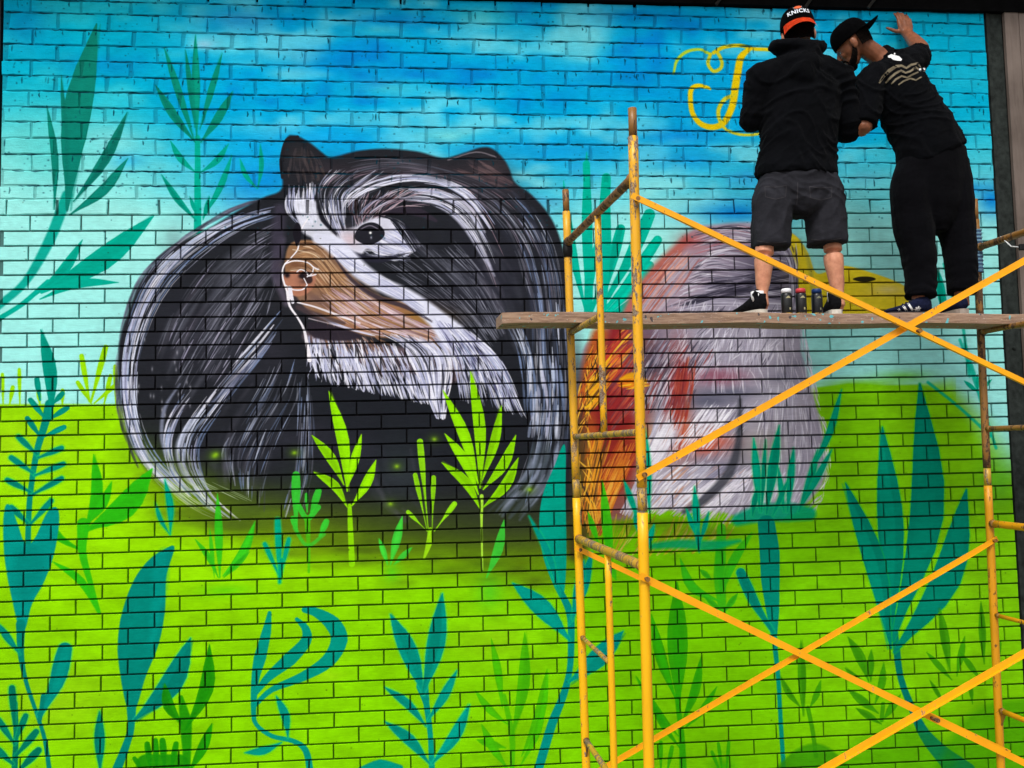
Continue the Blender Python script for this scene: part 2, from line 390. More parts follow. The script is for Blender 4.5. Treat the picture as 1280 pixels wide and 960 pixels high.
    # ---- the curled dark bear
    body = [(352, 236), (351, 205), (354, 184), (360, 171), (365, 169), (374, 171), (388, 179), (402, 190), (412, 197), (422, 195), (445, 189), (480, 186), (520, 189), (546, 196), (560, 197), (580, 191), (602, 184), (616, 186), (630, 199), (637, 212), (644, 228), (664, 243), (686, 268), (700, 298), (708, 335), (713, 400), (718, 470), (720, 540), (720, 600), (718, 660), (716, 720), (640, 735), (540, 720), (440, 705), (360, 690), (290, 668), (238, 640), (200, 612), (172, 572), (155, 520), (148, 470), (150, 428), (160, 392), (176, 355), (200, 322), (232, 300), (262, 285), (300, 262), (330, 247)]
    def bfade(px, py):
        e = np.interp(px, [150, 200, 300, 420, 560, 650, 720], [556, 588, 622, 640, 655, 665, 660])
        return sm(52, -44, py-e)
    poly([(x+(8 if x > 600 else -2), y+12) for x, y in body], (84, 104, 14), .8, 22, fade=lambda px, py: sm(575, 625, py)*sm(85, -20, py-np.interp(px, [150, 300, 450, 650, 720], [560, 630, 655, 685, 690])))
    BK = (35, 37, 43)
    fur([(x-3, y) for x, y in [(345, 245), (290, 262), (228, 300), (180, 345), (156, 405), (148, 470), (154, 530), (176, 585)]], [(x+4, y) for x, y in [(345, 245), (290, 262), (228, 300), (180, 345), (156, 405), (148, 470), (154, 530), (176, 585)]], 140, .08, 1.6, [(60, 62, 76), (44, 46, 58), (120, 122, 146)], (.3, .7), jit=.6, soft=2)
    poly(body, BK, 1, 3.5, fade=bfade)
    poly([(x, y) for x, y in body], (30, 33, 40), .6, 30, fade=lambda px, py: sm(380, 500, py)*sm(640, 560, py)*sm(300, 420, px))
    for k in range(60): x = rng.uniform(200, 710); spray(x, np.interp(x, [150, 300, 450, 650, 720], [590, 655, 690, 715, 715])+rng.normal(0, 14), rng.uniform(12, 36), rng.uniform(4, 9), [(60, 74, 20), (96, 124, 10), (44, 50, 30), (120, 160, 8)][rng.integers(4)], .35)
    for (x, y, rx, ry, c, a) in [(250, 420, 70, 60, (50, 50, 62), .6), (610, 350, 60, 70, (50, 50, 64), .7), (640, 640, 90, 40, (52, 60, 40), .6), (520, 660, 120, 30, (50, 62, 30), .5), (300, 640, 80, 24, (70, 90, 40), .5), (180, 560, 30, 30, (60, 80, 40), .4), (330, 560, 60, 40, (40, 42, 50), .6), (380, 600, 30, 20, (45, 60, 40), .5), (500, 590, 34, 40, (52, 66, 66), .55), (410, 215, 40, 16, (52, 46, 52), .8), (610, 215, 30, 20, (70, 58, 62), .7), (375, 195, 14, 12, (62, 54, 54), .7)]:
        spray(x, y, rx, ry, c, a)
    W = [(226, 228, 246), (198, 200, 228), (236, 236, 250), (168, 172, 206)]; G = [(112, 114, 128), (86, 88, 100), (146, 148, 166), (70, 72, 84)]; BL = [(120, 140, 180), (165, 180, 215), (210, 218, 240), (92, 108, 140)]
    DK = [(36, 36, 46), (28, 30, 38)]; PK = [(200, 168, 180), (170, 140, 156), (228, 208, 220)]
    # ears
    spine([(353, 222), (352, 200), (358, 175), (372, 171)], [2, 3, 2, 2], (36, 34, 38), 1); fur([(362, 180), (358, 230)], [(395, 188), (410, 225)], 40, .4, 1.6, [(66, 60, 64), (78, 68, 68), (40, 38, 42)], (.4, .8))
    spine([(560, 200), (595, 190), (620, 196)], 1.0, (150, 140, 150), .6); fur([(590, 195), (640, 225)], [(560, 215), (640, 240)], 50, .4, 1.6, [(96, 76, 80), (70, 60, 66), (130, 104, 104)], (.3, .7))
    # left flank and tail
    fur([(345, 254), (288, 268), (228, 299), (184, 342), (158, 404), (149, 470), (156, 530), (182, 588), (240, 640), (300, 662)], [(348, 262), (294, 280), (240, 312), (200, 355), (172, 412), (162, 470), (170, 530), (196, 584), (252, 630), (310, 655)], 120, .10, .9, BL+W, (.35, .9), edge=.9, rag=(0, .92)); fur([(345, 258), (290, 273), (232, 304), (190, 345), (163, 405), (153, 470), (160, 530), (185, 585), (228, 622)], [(350, 270), (300, 288), (250, 322), (208, 365), (182, 420), (172, 470), (178, 530), (205, 580), (250, 620)], 130, .16, 1.0, BL+W, (.4, .95), edge=1.6)
    fur([(350, 275), (300, 300), (250, 340), (215, 390), (195, 440)], [(352, 330), (330, 360), (300, 410), (260, 470), (230, 520)], 50, .3, 3.0, G[:2]+[(70, 66, 76)], (.12, .4), soft=4); fur([(350, 275), (300, 300), (250, 340), (215, 390), (195, 440)], [(352, 330), (330, 360), (300, 410), (260, 470), (230, 520)], 110, .2, .9, G+[(176, 172, 200)], (.35, .8))
    fur([(330, 300), (300, 345), (262, 400), (232, 450)], [(352, 340), (335, 390), (305, 440), (275, 490)], 70, .2, .9, G+[(190, 186, 210)], (.4, .85))
    fur([(352, 385), (322, 420), (285, 462), (255, 500), (228, 540), (222, 580), (245, 622), (275, 645)], [(355, 405), (332, 440), (300, 480), (272, 520), (250, 555), (252, 590), (272, 625), (300, 650)], 80, .2, 1.1, W+BL, (.4, .95))
    fur([(240, 480), (215, 515), (204, 550), (210, 590), (235, 620)], [(250, 485), (225, 520), (214, 555), (222, 590), (250, 620)], 40, .3, 1.2, W+BL, (.4, .8))
    fur([(345, 440), (325, 480), (300, 520), (280, 560), (285, 600)], [(385, 450), (375, 500), (350, 550), (335, 600), (330, 640)], 90, .2, .9, G+BL, (.3, .8))
    spine([(341, 420), (320, 448), (292, 478), (262, 506)], [.6, 2, 3, 1.5], (130, 140, 175), .6, 3); spine([(255, 510), (234, 535), (224, 560), (230, 590), (250, 615)], [1, 4, 5, 4, 1], (196, 204, 228), .7, 4); spine([(225, 480), (206, 510), (202, 545), (208, 575)], [.5, 2.5, 2.5, 1], (170, 178, 210), .6, 3)
    fur([(372, 460), (370, 520), (362, 600), (350, 650)], [(388, 460), (392, 520), (392, 590), (380, 640)], 70, .2, .9, G+BL, (.3, .7))
    for y in range(26): spray(rng.uniform(155, 240), rng.uniform(420, 520), 1.2, 3, (210, 210, 225), .5)
    spine([(352, 300), (345, 340), (358, 380)], [5, 7, 3], (96, 88, 108), .7, 6); spine([(350, 262), (347, 300), (345, 345)], [8, 9, 5], (64, 60, 76), .8, 8)
    spray(205, 622, 26, 12, (120, 170, 10), .75); spray(240, 642, 34, 14, (96, 128, 18), .8); spray(290, 655, 40, 12, (72, 94, 26), .7); spray(180, 600, 14, 18, (110, 150, 20), .5)
    fur([(205, 560), (222, 600), (270, 632)], [(235, 560), (255, 596), (320, 625)], 36, .3, .7, [(200, 215, 190), (170, 190, 150)], (.3, .7))
    # crown
    spray(520, 215, 90, 14, (60, 50, 56), .7); spray(610, 240, 50, 20, (60, 54, 64), .6)
    fur([(396, 250), (402, 222), (430, 205), (480, 198), (540, 207), (600, 225), (650, 258), (688, 315), (700, 400)], [(432, 292), (442, 262), (470, 240), (515, 228), (560, 232), (600, 256), (640, 300), (662, 370), (676, 440)], 150, .12, .8, G[:2]+G[3:]+PK[1:2]+[(130, 120, 138)], (.3, .75))
    fur([(398, 262), (398, 232), (412, 212)], [(446, 292), (450, 250), (500, 214)], 60, .45, .6, W, (.35, .9))
    fur([(450, 300), (438, 270), (434, 240)], [(474, 276), (505, 250), (548, 236)], 90, .5, .7, W+PK+[(220, 170, 170)], (.4, .95)); fur([(446, 290), (436, 262), (440, 238)], [(470, 276), (500, 252), (540, 240)], 60, .5, .8, DK+[(86, 62, 66)], (.5, .95))
    fur([(440, 292), (450, 262), (482, 238), (525, 226), (570, 234), (606, 262), (632, 312)], [(462, 292), (474, 272), (505, 258), (545, 262), (578, 282), (604, 326), (618, 365)], 60, .18, .7, W+PK, (.45, .95))
    spine([(512, 236), (550, 243), (585, 262), (606, 290)], [1, 5, 6, 1], (214, 214, 236), .8, 3); spine([(500, 248), (540, 252), (576, 274), (604, 318), (618, 345)], [1, 4, 6, 4, 1], (205, 206, 232), .8, 3)
    fur([(505, 234), (550, 240), (588, 262), (612, 300)], [(510, 256), (548, 258), (580, 282), (606, 326)], 80, .35, .8, W+DK, (.5, 1))
    fur([(425, 262), (440, 240), (480, 222), (530, 218), (585, 238), (620, 280)], [(428, 268), (448, 246), (486, 230), (532, 226), (580, 246), (612, 288)], 60, .3, .9, W, (.6, 1))
    spine([(470, 270), (500, 263), (525, 266), (545, 276)], [1, 5, 6, 2], (52, 46, 58), .9, 2)
    # forehead blaze
    fur([(358, 228), (358, 262), (372, 282)], [(396, 224), (396, 262), (396, 280)], 90, .35, 1.1, W, (.5, 1))
    poly([(368, 250), (392, 250), (396, 262), (402, 276), (420, 294), (436, 304), (430, 330), (408, 316), (394, 300), (378, 290), (372, 272)], (230, 232, 248), .9, 4)
    fur([(398, 248), (404, 270), (420, 296)], [(428, 240), (430, 270), (436, 300)], 70, .5, 1.0, W+DK, (.5, 1))
    spine([(398, 258), (404, 275), (420, 292)], [1, 3, 1.5], (30, 30, 40), .9, 1.5)
    # eye patch
    poly([(425, 292), (445, 283), (470, 272), (498, 276), (514, 290), (522, 305), (505, 314), (480, 318), (458, 312), (448, 330), (436, 318)], (222, 222, 240), .95, 4)
    fur([(450, 305), (480, 318), (505, 322)], [(500, 280), (516, 292), (526, 308)], 130, .6, 1.1, W+[(150, 150, 175)], (.5, 1))
    fur([(500, 272), (516, 288), (532, 312)], [(470, 270), (488, 276), (520, 322)], 60, .4, .8, DK, (.5, 1)); fur([(450, 318), (480, 324), (512, 326)], [(455, 310), (485, 318), (515, 312)], 70, .3, .8, DK+W, (.5, 1), jit=.3)
    spray(437, 298, 14, 12, (235, 200, 205), .6)
    poly([(443, 296), (449, 284), (462, 278), (474, 281), (481, 291), (476, 300), (462, 306), (450, 303)], (34, 34, 42), 1, 1)
    spine([(448, 288), (462, 282), (474, 287)], .8, (150, 140, 160), .7); spray(463, 291, 2.0, 2.0, (255, 255, 255), 1, 3); spray(464, 297, 1.2, 2, (200, 200, 220), .8)
    spine([(436, 313), (452, 322), (480, 324), (505, 318)], [2, 5, 4, 1], (40, 40, 54), .95, 3)
    # cheek
    fur([(520, 295), (560, 330), (600, 380), (625, 420)], [(470, 330), (520, 362), (570, 395), (610, 440)], 120, .22, .8, G, (.35, .85))
    fur([(560, 290), (610, 350), (640, 410)], [(520, 310), (580, 365), (620, 425)], 90, .22, 1.0, G, (.35, .8))
    # right flank
    fur([(640, 232), (676, 272), (698, 330), (708, 420), (712, 520), (706, 600)], [(604, 262), (640, 310), (662, 380), (668, 460), (666, 540), (640, 640)], 44, .2, 3.0, [(76, 84, 108), (56, 60, 78)], (.2, .45), soft=4); fur([(640, 232), (676, 272), (698, 330), (708, 420), (712, 520), (706, 600)], [(604, 262), (640, 310), (662, 380), (668, 460), (666, 540), (640, 640)], 150, .12, 1.0, BL+G, (.35, .85))
    fur([(655, 440), (662, 500), (660, 545)], [(704, 440), (706, 500), (704, 550)], 46, .35, 1.9, BL+W, (.35, .85), soft=1.5)
    fur([(630, 400), (650, 450), (655, 520)], [(650, 400), (666, 450), (668, 520)], 50, .3, 1.2, BL, (.4, .8))
    fur([(668, 540), (655, 590), (610, 640)], [(705, 550), (690, 600), (655, 650)], 60, .4, 2.2, [(92, 104, 120), (70, 80, 86), (150, 160, 186)], (.3, .65), soft=3)
    for _ in range(16):                          # scrubby half-dry passes over the dark coat
        x, y = rng.uniform(200, 680), rng.uniform(270, 620); spray(x, y, rng.uniform(14, 40), rng.uniform(8, 26), [(54, 54, 68), (36, 38, 48), (62, 58, 72)][rng.integers(3)], .3)
    for A_, B_, n_ in ((((330, 290), (270, 350), (225, 430)), ((350, 330), (310, 400), (270, 480)), 34), (((300, 480), (262, 540), (262, 600)), ((370, 480), (345, 550), (330, 620)), 34), (((560, 300), (610, 370), (640, 440)), ((600, 280), (650, 350), (664, 440)), 30), (((500, 300), (550, 345), (590, 400)), ((530, 290), (590, 350), (620, 420)), 24), (((440, 560), (470, 620), (500, 650)), ((520, 560), (530, 610), (560, 660)), 18), (((420, 208), (500, 200), (580, 214)), ((430, 230), (505, 216), (600, 240)), 24)):
        fur(A_, B_, n_, .3, 3.6, [(80, 82, 94), (64, 66, 78), (96, 94, 108), (50, 52, 62)], (.12, .34), soft=5)
    # muzzle
    BR = (146, 108, 78)
    muz = [(362, 306), (380, 300), (402, 304), (422, 322), (440, 345), (470, 368), (505, 378), (535, 394), (556, 412), (568, 440), (540, 436), (500, 424), (460, 420), (425, 408), (395, 396), (376, 378), (360, 352), (356, 330)]
    poly(muz, BR, 1, 3); fur([(362, 306), (420, 320), (480, 372)], [(358, 350), (420, 400), (500, 424)], 40, .35, 3.4, [(112, 78, 58), (176, 132, 98), (96, 70, 60), (190, 150, 120)], (.2, .5), soft=4)
    for (x, y, rx, ry, c, a) in [(395, 350, 24, 14, (170, 120, 88), .8), (480, 385, 50, 10, (170, 118, 84), .7), (520, 398, 40, 10, (160, 118, 60), .8), (395, 375, 30, 12, (120, 96, 96), .6), (415, 325, 14, 10, (110, 84, 70), .7), (450, 410, 40, 10, (176, 124, 104), .6)]: spray(x, y, rx, ry, c, a)
    fur([(365, 310), (395, 306), (430, 345), (470, 380)], [(362, 345), (385, 350), (415, 385), (450, 410)], 130, .3, .9, [(200, 160, 120), (176, 132, 92), (96, 70, 54), (222, 196, 170)], (.35, .8))
    fur([(430, 345), (490, 385), (550, 415)], [(390, 372), (450, 412), (540, 436)], 230, .3, .9, PK+[(196, 150, 110), (120, 86, 70), (226, 214, 224)], (.35, .85))
    # white stripe down the cheek and ruff
    spine([(398, 298), (420, 308), (448, 336), (478, 356), (512, 372), (545, 398), (566, 420), (586, 440)], [8, 13, 12, 10, 10, 13, 19, 15], (224, 226, 246), 1, 5)
    spine([(418, 322), (440, 350), (470, 371), (508, 384), (540, 402)], [1, 2.5, 3, 3, 1], (54, 46, 58), .85, 2)
    fur([(410, 300), (450, 330), (490, 352), (530, 378)], [(414, 316), (446, 346), (490, 368), (530, 396)], 120, .3, .8, W+[(180, 184, 214)], (.4, .9))
    spine([(384, 420), (420, 432), (470, 446), (520, 452), (560, 462)], [6, 12, 16, 18, 20], (108, 92, 100), .9, 6)
    fur([(386, 396), (388, 430), (400, 462)], [(470, 420), (500, 445), (520, 480)], 120, .3, 1.2, [(150, 110, 84), (96, 76, 74), (180, 150, 140)], (.5, .9))
    fur([(384, 418), (388, 448), (394, 476)], [(520, 430), (540, 470), (556, 510)], 480, .42, 1.15, W+W+DK, (.6, 1))
    fur([(470, 415), (510, 440), (532, 490), (545, 522)], [(545, 420), (566, 450), (560, 495), (556, 524)], 330, .35, 1.2, W+W+DK, (.55, 1))
    fur([(536, 396), (562, 438), (574, 500)], [(588, 414), (628, 452), (658, 520)], 330, .36, 1.0, W+W+[(120, 120, 160)], (.5, 1), rag=(-.05, .95)); fur([(560, 420), (578, 460), (588, 500)], [(596, 424), (632, 462), (664, 525)], 70, .3, .7, W+BL, (.4, .9)); fur([(548, 410), (570, 450), (585, 490)], [(600, 430), (626, 465), (645, 505)], 90, .2, .8, DK+[(90, 90, 130)], (.4, .9))
    fur([(400, 398), (430, 410), (470, 420)], [(380, 385), (420, 404), (460, 418)], 30, .5, .8, W, (.6, .95))
    spine([(372, 378), (395, 384), (425, 395), (450, 404)], [1, 1.2, 1.6, .8], (238, 230, 238), .95)
    spine([(386, 398), (410, 404), (440, 412), (480, 420)], .8, (220, 205, 215), .7)
    spine([(372, 384), (400, 396), (430, 404)], [3, 5, 2], (74, 60, 64), .8, 3); poly([(388, 402), (420, 408), (452, 420), (430, 426), (400, 424), (386, 416)], (46, 40, 50), .95, 3)
    # nose
    poly([(354, 346), (362, 340), (382, 338), (394, 344), (392, 358), (382, 368), (368, 370), (356, 360)], (178, 120, 96), 1, 2)
    spray(372, 331, 16, 5, (110, 70, 50), .8)
    spine([(380, 344), (386, 350), (384, 344)], 5, (44, 32, 36), .9, 2); spray(377, 345, 5, 4, (30, 24, 30), 1, 3); spray(359, 344, 4, 4, (30, 24, 30), 1, 3); spray(379, 352, 8, 4, (60, 40, 40), .6)
    WL = (242, 238, 246)
    spine([(356, 330), (368, 326), (384, 328), (392, 334), (398, 337)], .9, WL); spine([(392, 334), (390, 342), (384, 346)], .8, WL); spine([(371, 340), (376, 337), (383, 340), (386, 345), (395, 343)], .8, WL)
    spine([(356, 356), (366, 362), (378, 362), (384, 356)], .9, WL); spine([(384, 356), (380, 348)], .7, WL)
    spine([(386, 272), (377, 286), (374, 300), (372, 312), (364, 322), (355, 332), (353, 345), (358, 362), (362, 372)], [1, .8, .8, 1, .8, 1, 1.2, 1.2, 2.4], WL)
    spine([(360, 366), (362, 382), (372, 397), (380, 412), (384, 432), (387, 450)], [2.6, 1.6, 1.3, 1.6, 2.5, 3], WL, 1, 1)
    spine([(362, 360), (366, 378)], [3, 2], (236, 234, 246), 1, 1)
    poly([(368, 300), (366, 290), (371, 278), (376, 284), (376, 298), (371, 308)], (28, 26, 34), 1, 1)
    spine([(366, 312), (378, 314), (392, 318), (404, 326)], .7, (224, 200, 170), .8); spine([(372, 304), (390, 304), (404, 312)], .6, (60, 44, 40), .7)
    spine([(561, 452), (564, 475), (561, 492), (556, 497)], .8, WL, .9)
    for (x, y) in [(368, 566), (496, 583), (543, 549), (488, 630), (662, 612), (268, 570), (270, 568)]: spray(x, y, 3.2, 2.6, (176, 226, 40), .9); spray(x, y, 9, 7, (90, 140, 20), .4)

    # ---- the second animal: grey fur with a red and orange tail
    an = [(868, 286), (900, 280), (940, 278), (975, 284), (998, 300), (1004, 330), (998, 372), (1002, 400), (1002, 440), (1012, 478), (1024, 520), (1032, 560), (1030, 600), (1010, 628), (985, 645), (940, 652), (900, 640), (862, 642), (815, 636), (780, 650), (752, 640), (738, 600), (728, 560), (724, 500), (728, 440), (745, 420), (775, 396), (808, 346), (838, 314)]
    poly(an, (158, 152, 170), 1, 5)
    poly([(742, 424), (775, 402), (812, 408), (822, 450), (815, 520), (806, 580), (800, 635), (760, 650), (738, 620), (728, 560), (726, 480)], (140, 84, 78), .9, 14)
    poly([(858, 306), (900, 300), (935, 300), (925, 330), (880, 360), (845, 392), (818, 396), (836, 350)], (172, 150, 166), .7, 10)
    spine([(858, 300), (825, 335), (795, 375), (780, 410)], [6, 10, 11, 8], (184, 98, 84), .9, 9)
    spine([(750, 420), (740, 470), (738, 520), (742, 580), (752, 640)], [12, 16, 18, 20, 12], (176, 84, 36), .95, 10)
    spine([(776, 412), (768, 460), (766, 510), (776, 560), (775, 600)], [14, 20, 26, 24, 12], (140, 36, 40), 1, 10)
    spine([(724, 520), (726, 580), (728, 640), (722, 690)], [8, 12, 16, 12], (70, 56, 34), .85, 12)
    for (x, y, rx, ry, c, a) in [(940, 330, 46, 34, (96, 88, 108), .85), (960, 350, 26, 20, (62, 58, 76), .8), (900, 360, 40, 30, (140, 134, 156), .6), (905, 300, 26, 12, (150, 96, 112), .7), (865, 300, 22, 14, (178, 84, 84), .8), (810, 415, 26, 14, (110, 88, 108), .9), (815, 455, 26, 16, (90, 76, 92), .85), (850, 480, 16, 60, (150, 60, 50), .85), (845, 540, 14, 40, (210, 110, 70), .7), (800, 470, 30, 20, (120, 86, 96), .7), (900, 475, 30, 12, (150, 92, 110), .8),
            (880, 500, 44, 12, (92, 92, 112), .85), (990, 455, 30, 10, (120, 118, 138), .6), (900, 590, 34, 24, (130, 128, 150), .8), (880, 560, 30, 12, (190, 90, 80), .8), (890, 540, 14, 10, (205, 96, 66), .7), (950, 560, 34, 30, (158, 150, 140), .6), (925, 545, 10, 50, (90, 92, 100), .55), (960, 620, 50, 20, (205, 196, 208), .7), (860, 615, 40, 14, (200, 196, 214), .7), (970, 500, 40, 30, (205, 202, 218), .6), (820, 560, 18, 30, (224, 218, 232), .7), (810, 600, 16, 20, (220, 200, 190), .6), (800, 545, 20, 14, (230, 140, 30), .8), (775, 580, 16, 30, (180, 70, 40), .8), (960, 410, 40, 26, (186, 180, 200), .7)]:
        spray(x, y, rx, ry, c, a)
    for (x, y, rx, ry, c, a) in [(722, 470, 10, 60, (64, 60, 70), .8), (775, 448, 16, 16, (150, 130, 150), .8), (740, 510, 16, 22, (150, 46, 40), .9), (785, 512, 18, 10, (170, 90, 90), .7), (770, 545, 26, 16, (130, 34, 38), .9), (768, 600, 16, 34, (150, 60, 44), .8), (740, 600, 10, 50, (226, 140, 34), .8), (818, 450, 14, 22, (66, 58, 72), .8), (842, 500, 12, 34, (156, 44, 48), .9), (850, 548, 18, 16, (216, 116, 70), .85), (885, 556, 22, 10, (204, 92, 62), .8), (890, 468, 32, 9, (152, 92, 112), .8), (915, 490, 44, 9, (98, 100, 122), .8), (880, 520, 26, 14, (214, 208, 224), .7), (960, 438, 30, 12, (216, 210, 226), .7), (980, 472, 22, 6, (120, 118, 140), .7), (940, 590, 16, 30, (150, 146, 160), .7), (990, 560, 22, 40, (170, 166, 184), .6), (905, 330, 30, 12, (176, 164, 184), .6), (950, 372, 30, 12, (110, 104, 124), .7)]:
        spray(x, y, rx, ry, c, a)
    LG = [(214, 210, 226), (190, 186, 206), (232, 230, 242), (170, 164, 186)]; DG = [(74, 70, 88), (96, 90, 108), (56, 52, 68)]
    fur([(850, 310), (815, 345), (782, 392)], [(880, 320), (850, 360), (812, 410)], 160, .4, 1.3, [(206, 128, 110), (226, 170, 156), (160, 84, 74), (180, 170, 186), (150, 140, 160)], (.4, .85))
    fur([(865, 292), (920, 282), (985, 300)], [(868, 330), (920, 318), (985, 335)], 130, .3, 1.0, LG+DG+[(180, 110, 120)], (.4, .8))
    fur([(870, 330), (900, 322), (985, 345)], [(820, 400), (880, 385), (985, 385)], 190, .25, .9, LG+DG, (.35, .8))
    fur([(880, 350), (930, 345), (990, 330)], [(830, 395), (900, 372), (990, 362)], 130, .25, 1.2, [(60, 56, 72), (44, 42, 56), (130, 124, 146)], (.4, .8))
    fur([(840, 370), (820, 410), (800, 450)], [(1000, 380), (985, 420), (960, 460)], 240, .20, .9, LG+DG[:1], (.35, .85))
    fur([(900, 410), (890, 450), (885, 490)], [(1004, 400), (1008, 450), (1018, 500)], 230, .24, .9, LG+[(236, 234, 246), (150, 146, 166)], (.35, .85))
    fur([(830, 420), (800, 470), (780, 520)], [(905, 430), (880, 470), (860, 510)], 240, .28, 1.1, DG+LG+[(150, 60, 60)], (.4, .85))
    fur([(960, 480), (950, 540), (945, 600), (940, 640)], [(1012, 480), (1024, 540), (1026, 590), (1000, 636)], 230, .18, .9, LG+[(128, 122, 142)], (.35, .85))
    fur([(880, 500), (850, 540), (830, 580)], [(960, 500), (930, 540), (905, 580)], 150, .22, 1.0, LG+DG[1:2], (.35, .85))
    fur([(850, 440), (838, 500), (820, 560)], [(872, 450), (862, 510), (850, 560)], 120, .25, 1.3, [(150, 50, 50), (190, 80, 56), (120, 40, 46), (214, 120, 80)], (.4, .85))
    fur([(832, 500), (812, 545), (795, 590)], [(858, 520), (842, 565), (820, 600)], 140, .3, 1.2, LG+[(240, 238, 246)], (.5, .95))
    fur([(850, 575), (815, 605), (790, 640)], [(960, 580), (925, 610), (880, 648)], 330, .32, 1.2, LG+[(240, 238, 246), (196, 150, 130)], (.5, .95))
    fur([(920, 590), (900, 625), (880, 655)], [(1010, 590), (1000, 625), (980, 652)], 170, .36, 1.2, LG+[(230, 225, 235)], (.4, .9))
    fur([(785, 400), (760, 430), (735, 460)], [(800, 440), (770, 470), (740, 510)], 110, .4, 1.3, [(236, 150, 40), (226, 110, 60), (244, 190, 60), (190, 60, 46), (150, 50, 44)], (.5, .95))
    fur([(765, 440), (745, 465), (732, 480)], [(765, 480), (745, 505), (730, 525)], 90, .7, 1.5, [(246, 190, 30), (240, 160, 40), (60, 44, 40)], (.6, 1))
    fur([(800, 420), (782, 450), (760, 480)], [(805, 500), (785, 520), (765, 545)], 150, .45, 1.2, [(180, 60, 50), (140, 40, 44), (206, 96, 66), (110, 76, 88)], (.5, .9))
    fur([(775, 540), (752, 590), (730, 650)], [(800, 560), (772, 620), (750, 670)], 240, .35, 1.3, [(236, 150, 44), (244, 180, 70), (196, 90, 40), (140, 50, 36)], (.5, .95))
    fur([(748, 530), (735, 580), (722, 640)], [(765, 545), (750, 600), (738, 670)], 120, .4, 1.3, [(240, 160, 40), (170, 110, 50), (80, 56, 34)], (.5, .9))
    fur([(800, 570), (790, 610), (775, 640)], [(830, 600), (812, 630), (800, 655)], 80, .5, 1.1, LG, (.5, .9))
    fur([(770, 640), (760, 670), (750, 700)], [(930, 640), (910, 670), (880, 690)], 130, .5, 1.4, [(206, 190, 40), (170, 150, 40), (226, 200, 120), (120, 190, 20)], (.35, .8))
    for (x, y, rx, ry) in [(812, 655, 70, 10), (880, 665, 60, 10)]: spray(x, y, rx, ry, (88, 104, 24), .6)
    for (x, y, rx, ry, c, a) in [(905, 470, 34, 9, (140, 84, 104), .6), (885, 502, 44, 10, (86, 88, 108), .65), (850, 478, 12, 44, (140, 44, 44), .6), (858, 540, 12, 26, (206, 104, 70), .6), (900, 552, 24, 9, (196, 84, 64), .55), (895, 592, 30, 12, (120, 118, 142), .55), (815, 440, 28, 16, (84, 70, 86), .55), (768, 500, 18, 30, (132, 34, 40), .6), (775, 560, 18, 30, (160, 52, 36), .5), (960, 340, 26, 22, (58, 54, 70), .6), (925, 330, 30, 14, (104, 96, 118), .45), (980, 470, 20, 8, (110, 108, 130), .4), (960, 555, 26, 18, (150, 146, 130), .35)]:
        spray(x, y, rx, ry, c, a)
    for A_, B_ in ((((880, 505), (858, 535), (840, 560)), ((925, 505), (905, 535), (885, 560))), (((835, 520), (815, 555), (800, 580)), ((850, 530), (832, 565), (815, 590))), (((900, 590), (870, 610), (840, 635)), ((940, 600), (915, 622), (890, 645)))):
        fur(A_, B_, 70, .4, 1.1, [(240, 238, 248), (226, 222, 236)], (.6, 1))
    spine([(925, 500), (924, 545), (912, 590), (880, 625), (855, 640)], [2, 4, 7, 6, 3], (60, 62, 72), .85, 5)
    spine([(806, 476), (790, 470), (776, 474)], [3, 5, 2], (240, 170, 20), .9, 3); fur([(770, 478), (800, 470)], [(775, 488), (815, 482)], 40, .5, 1.1, [(246, 190, 40), (230, 130, 30)], (.6, 1))
    fur([(1000, 400), (1010, 470), (1026, 540), (1028, 600), (1005, 640)], [(1006, 400), (1017, 470), (1034, 540), (1036, 600), (1015, 646)], 110, .07, .9, LG+[(236, 234, 246)], (.4, .9), jit=.5)
    fur([(740, 430), (726, 480), (722, 540), (724, 600), (730, 660)], [(752, 430), (742, 480), (738, 540), (740, 600), (748, 660)], 90, .12, 1.1, [(240, 160, 40), (200, 96, 36), (60, 46, 40), (246, 190, 60)], (.5, .95), jit=.5)
    # yellow long snout behind the men
    poly([(982, 292), (996, 296), (1010, 316), (1022, 342), (1052, 332), (1090, 341), (1128, 356), (1142, 374), (1138, 386), (1110, 396), (1072, 400), (1030, 398), (1006, 390), (998, 366), (996, 335)], (236, 214, 44), 1, 2)
    spray(1110, 362, 28, 8, (232, 214, 140), .8); spray(1040, 350, 40, 12, (226, 206, 30), .6); spray(1030, 380, 20, 10, (150, 150, 40), .5)
    spine([(1000, 300), (1012, 330), (1016, 370)], [1, 3, 2], (160, 160, 80), .6, 5)
    poly([(1066, 349), (1074, 346), (1088, 346), (1095, 349), (1086, 352), (1075, 352)], (44, 42, 24), 1, .8)
    fur([(960, 300), (985, 330), (985, 380)], [(996, 300), (998, 335), (998, 385)], 80, .3, 1.2, LG+DG, (.4, .8))
    # flourished yellow letter
    YL = (232, 200, 10); YG = (190, 210, 40)
    spine([(842, 92), (846, 76), (858, 65), (875, 62), (888, 68)], [1.5, 2.2, 2.4, 2, 2], YG, .95, 2)
    spine([(888, 68), (885, 80), (892, 89), (901, 85), (902, 76), (897, 66)], 2.6, (214, 202, 30), .95, 2)
    spine([(892, 66), (905, 59), (925, 57), (942, 61), (962, 62), (985, 66)], 2.8, (220, 200, 20), 1, 2)
    spine([(938, 60), (926, 72), (922, 92), (919, 110), (916, 130), (906, 152), (892, 159), (876, 155), (866, 142), (863, 126), (864, 112), (872, 107), (884, 109), (888, 111)], [3, 5, 5.5, 5.5, 5, 4.5, 4.2, 4, 3.6, 3.6, 3.6, 3, 2.4, 1.5], YL, 1, 2)
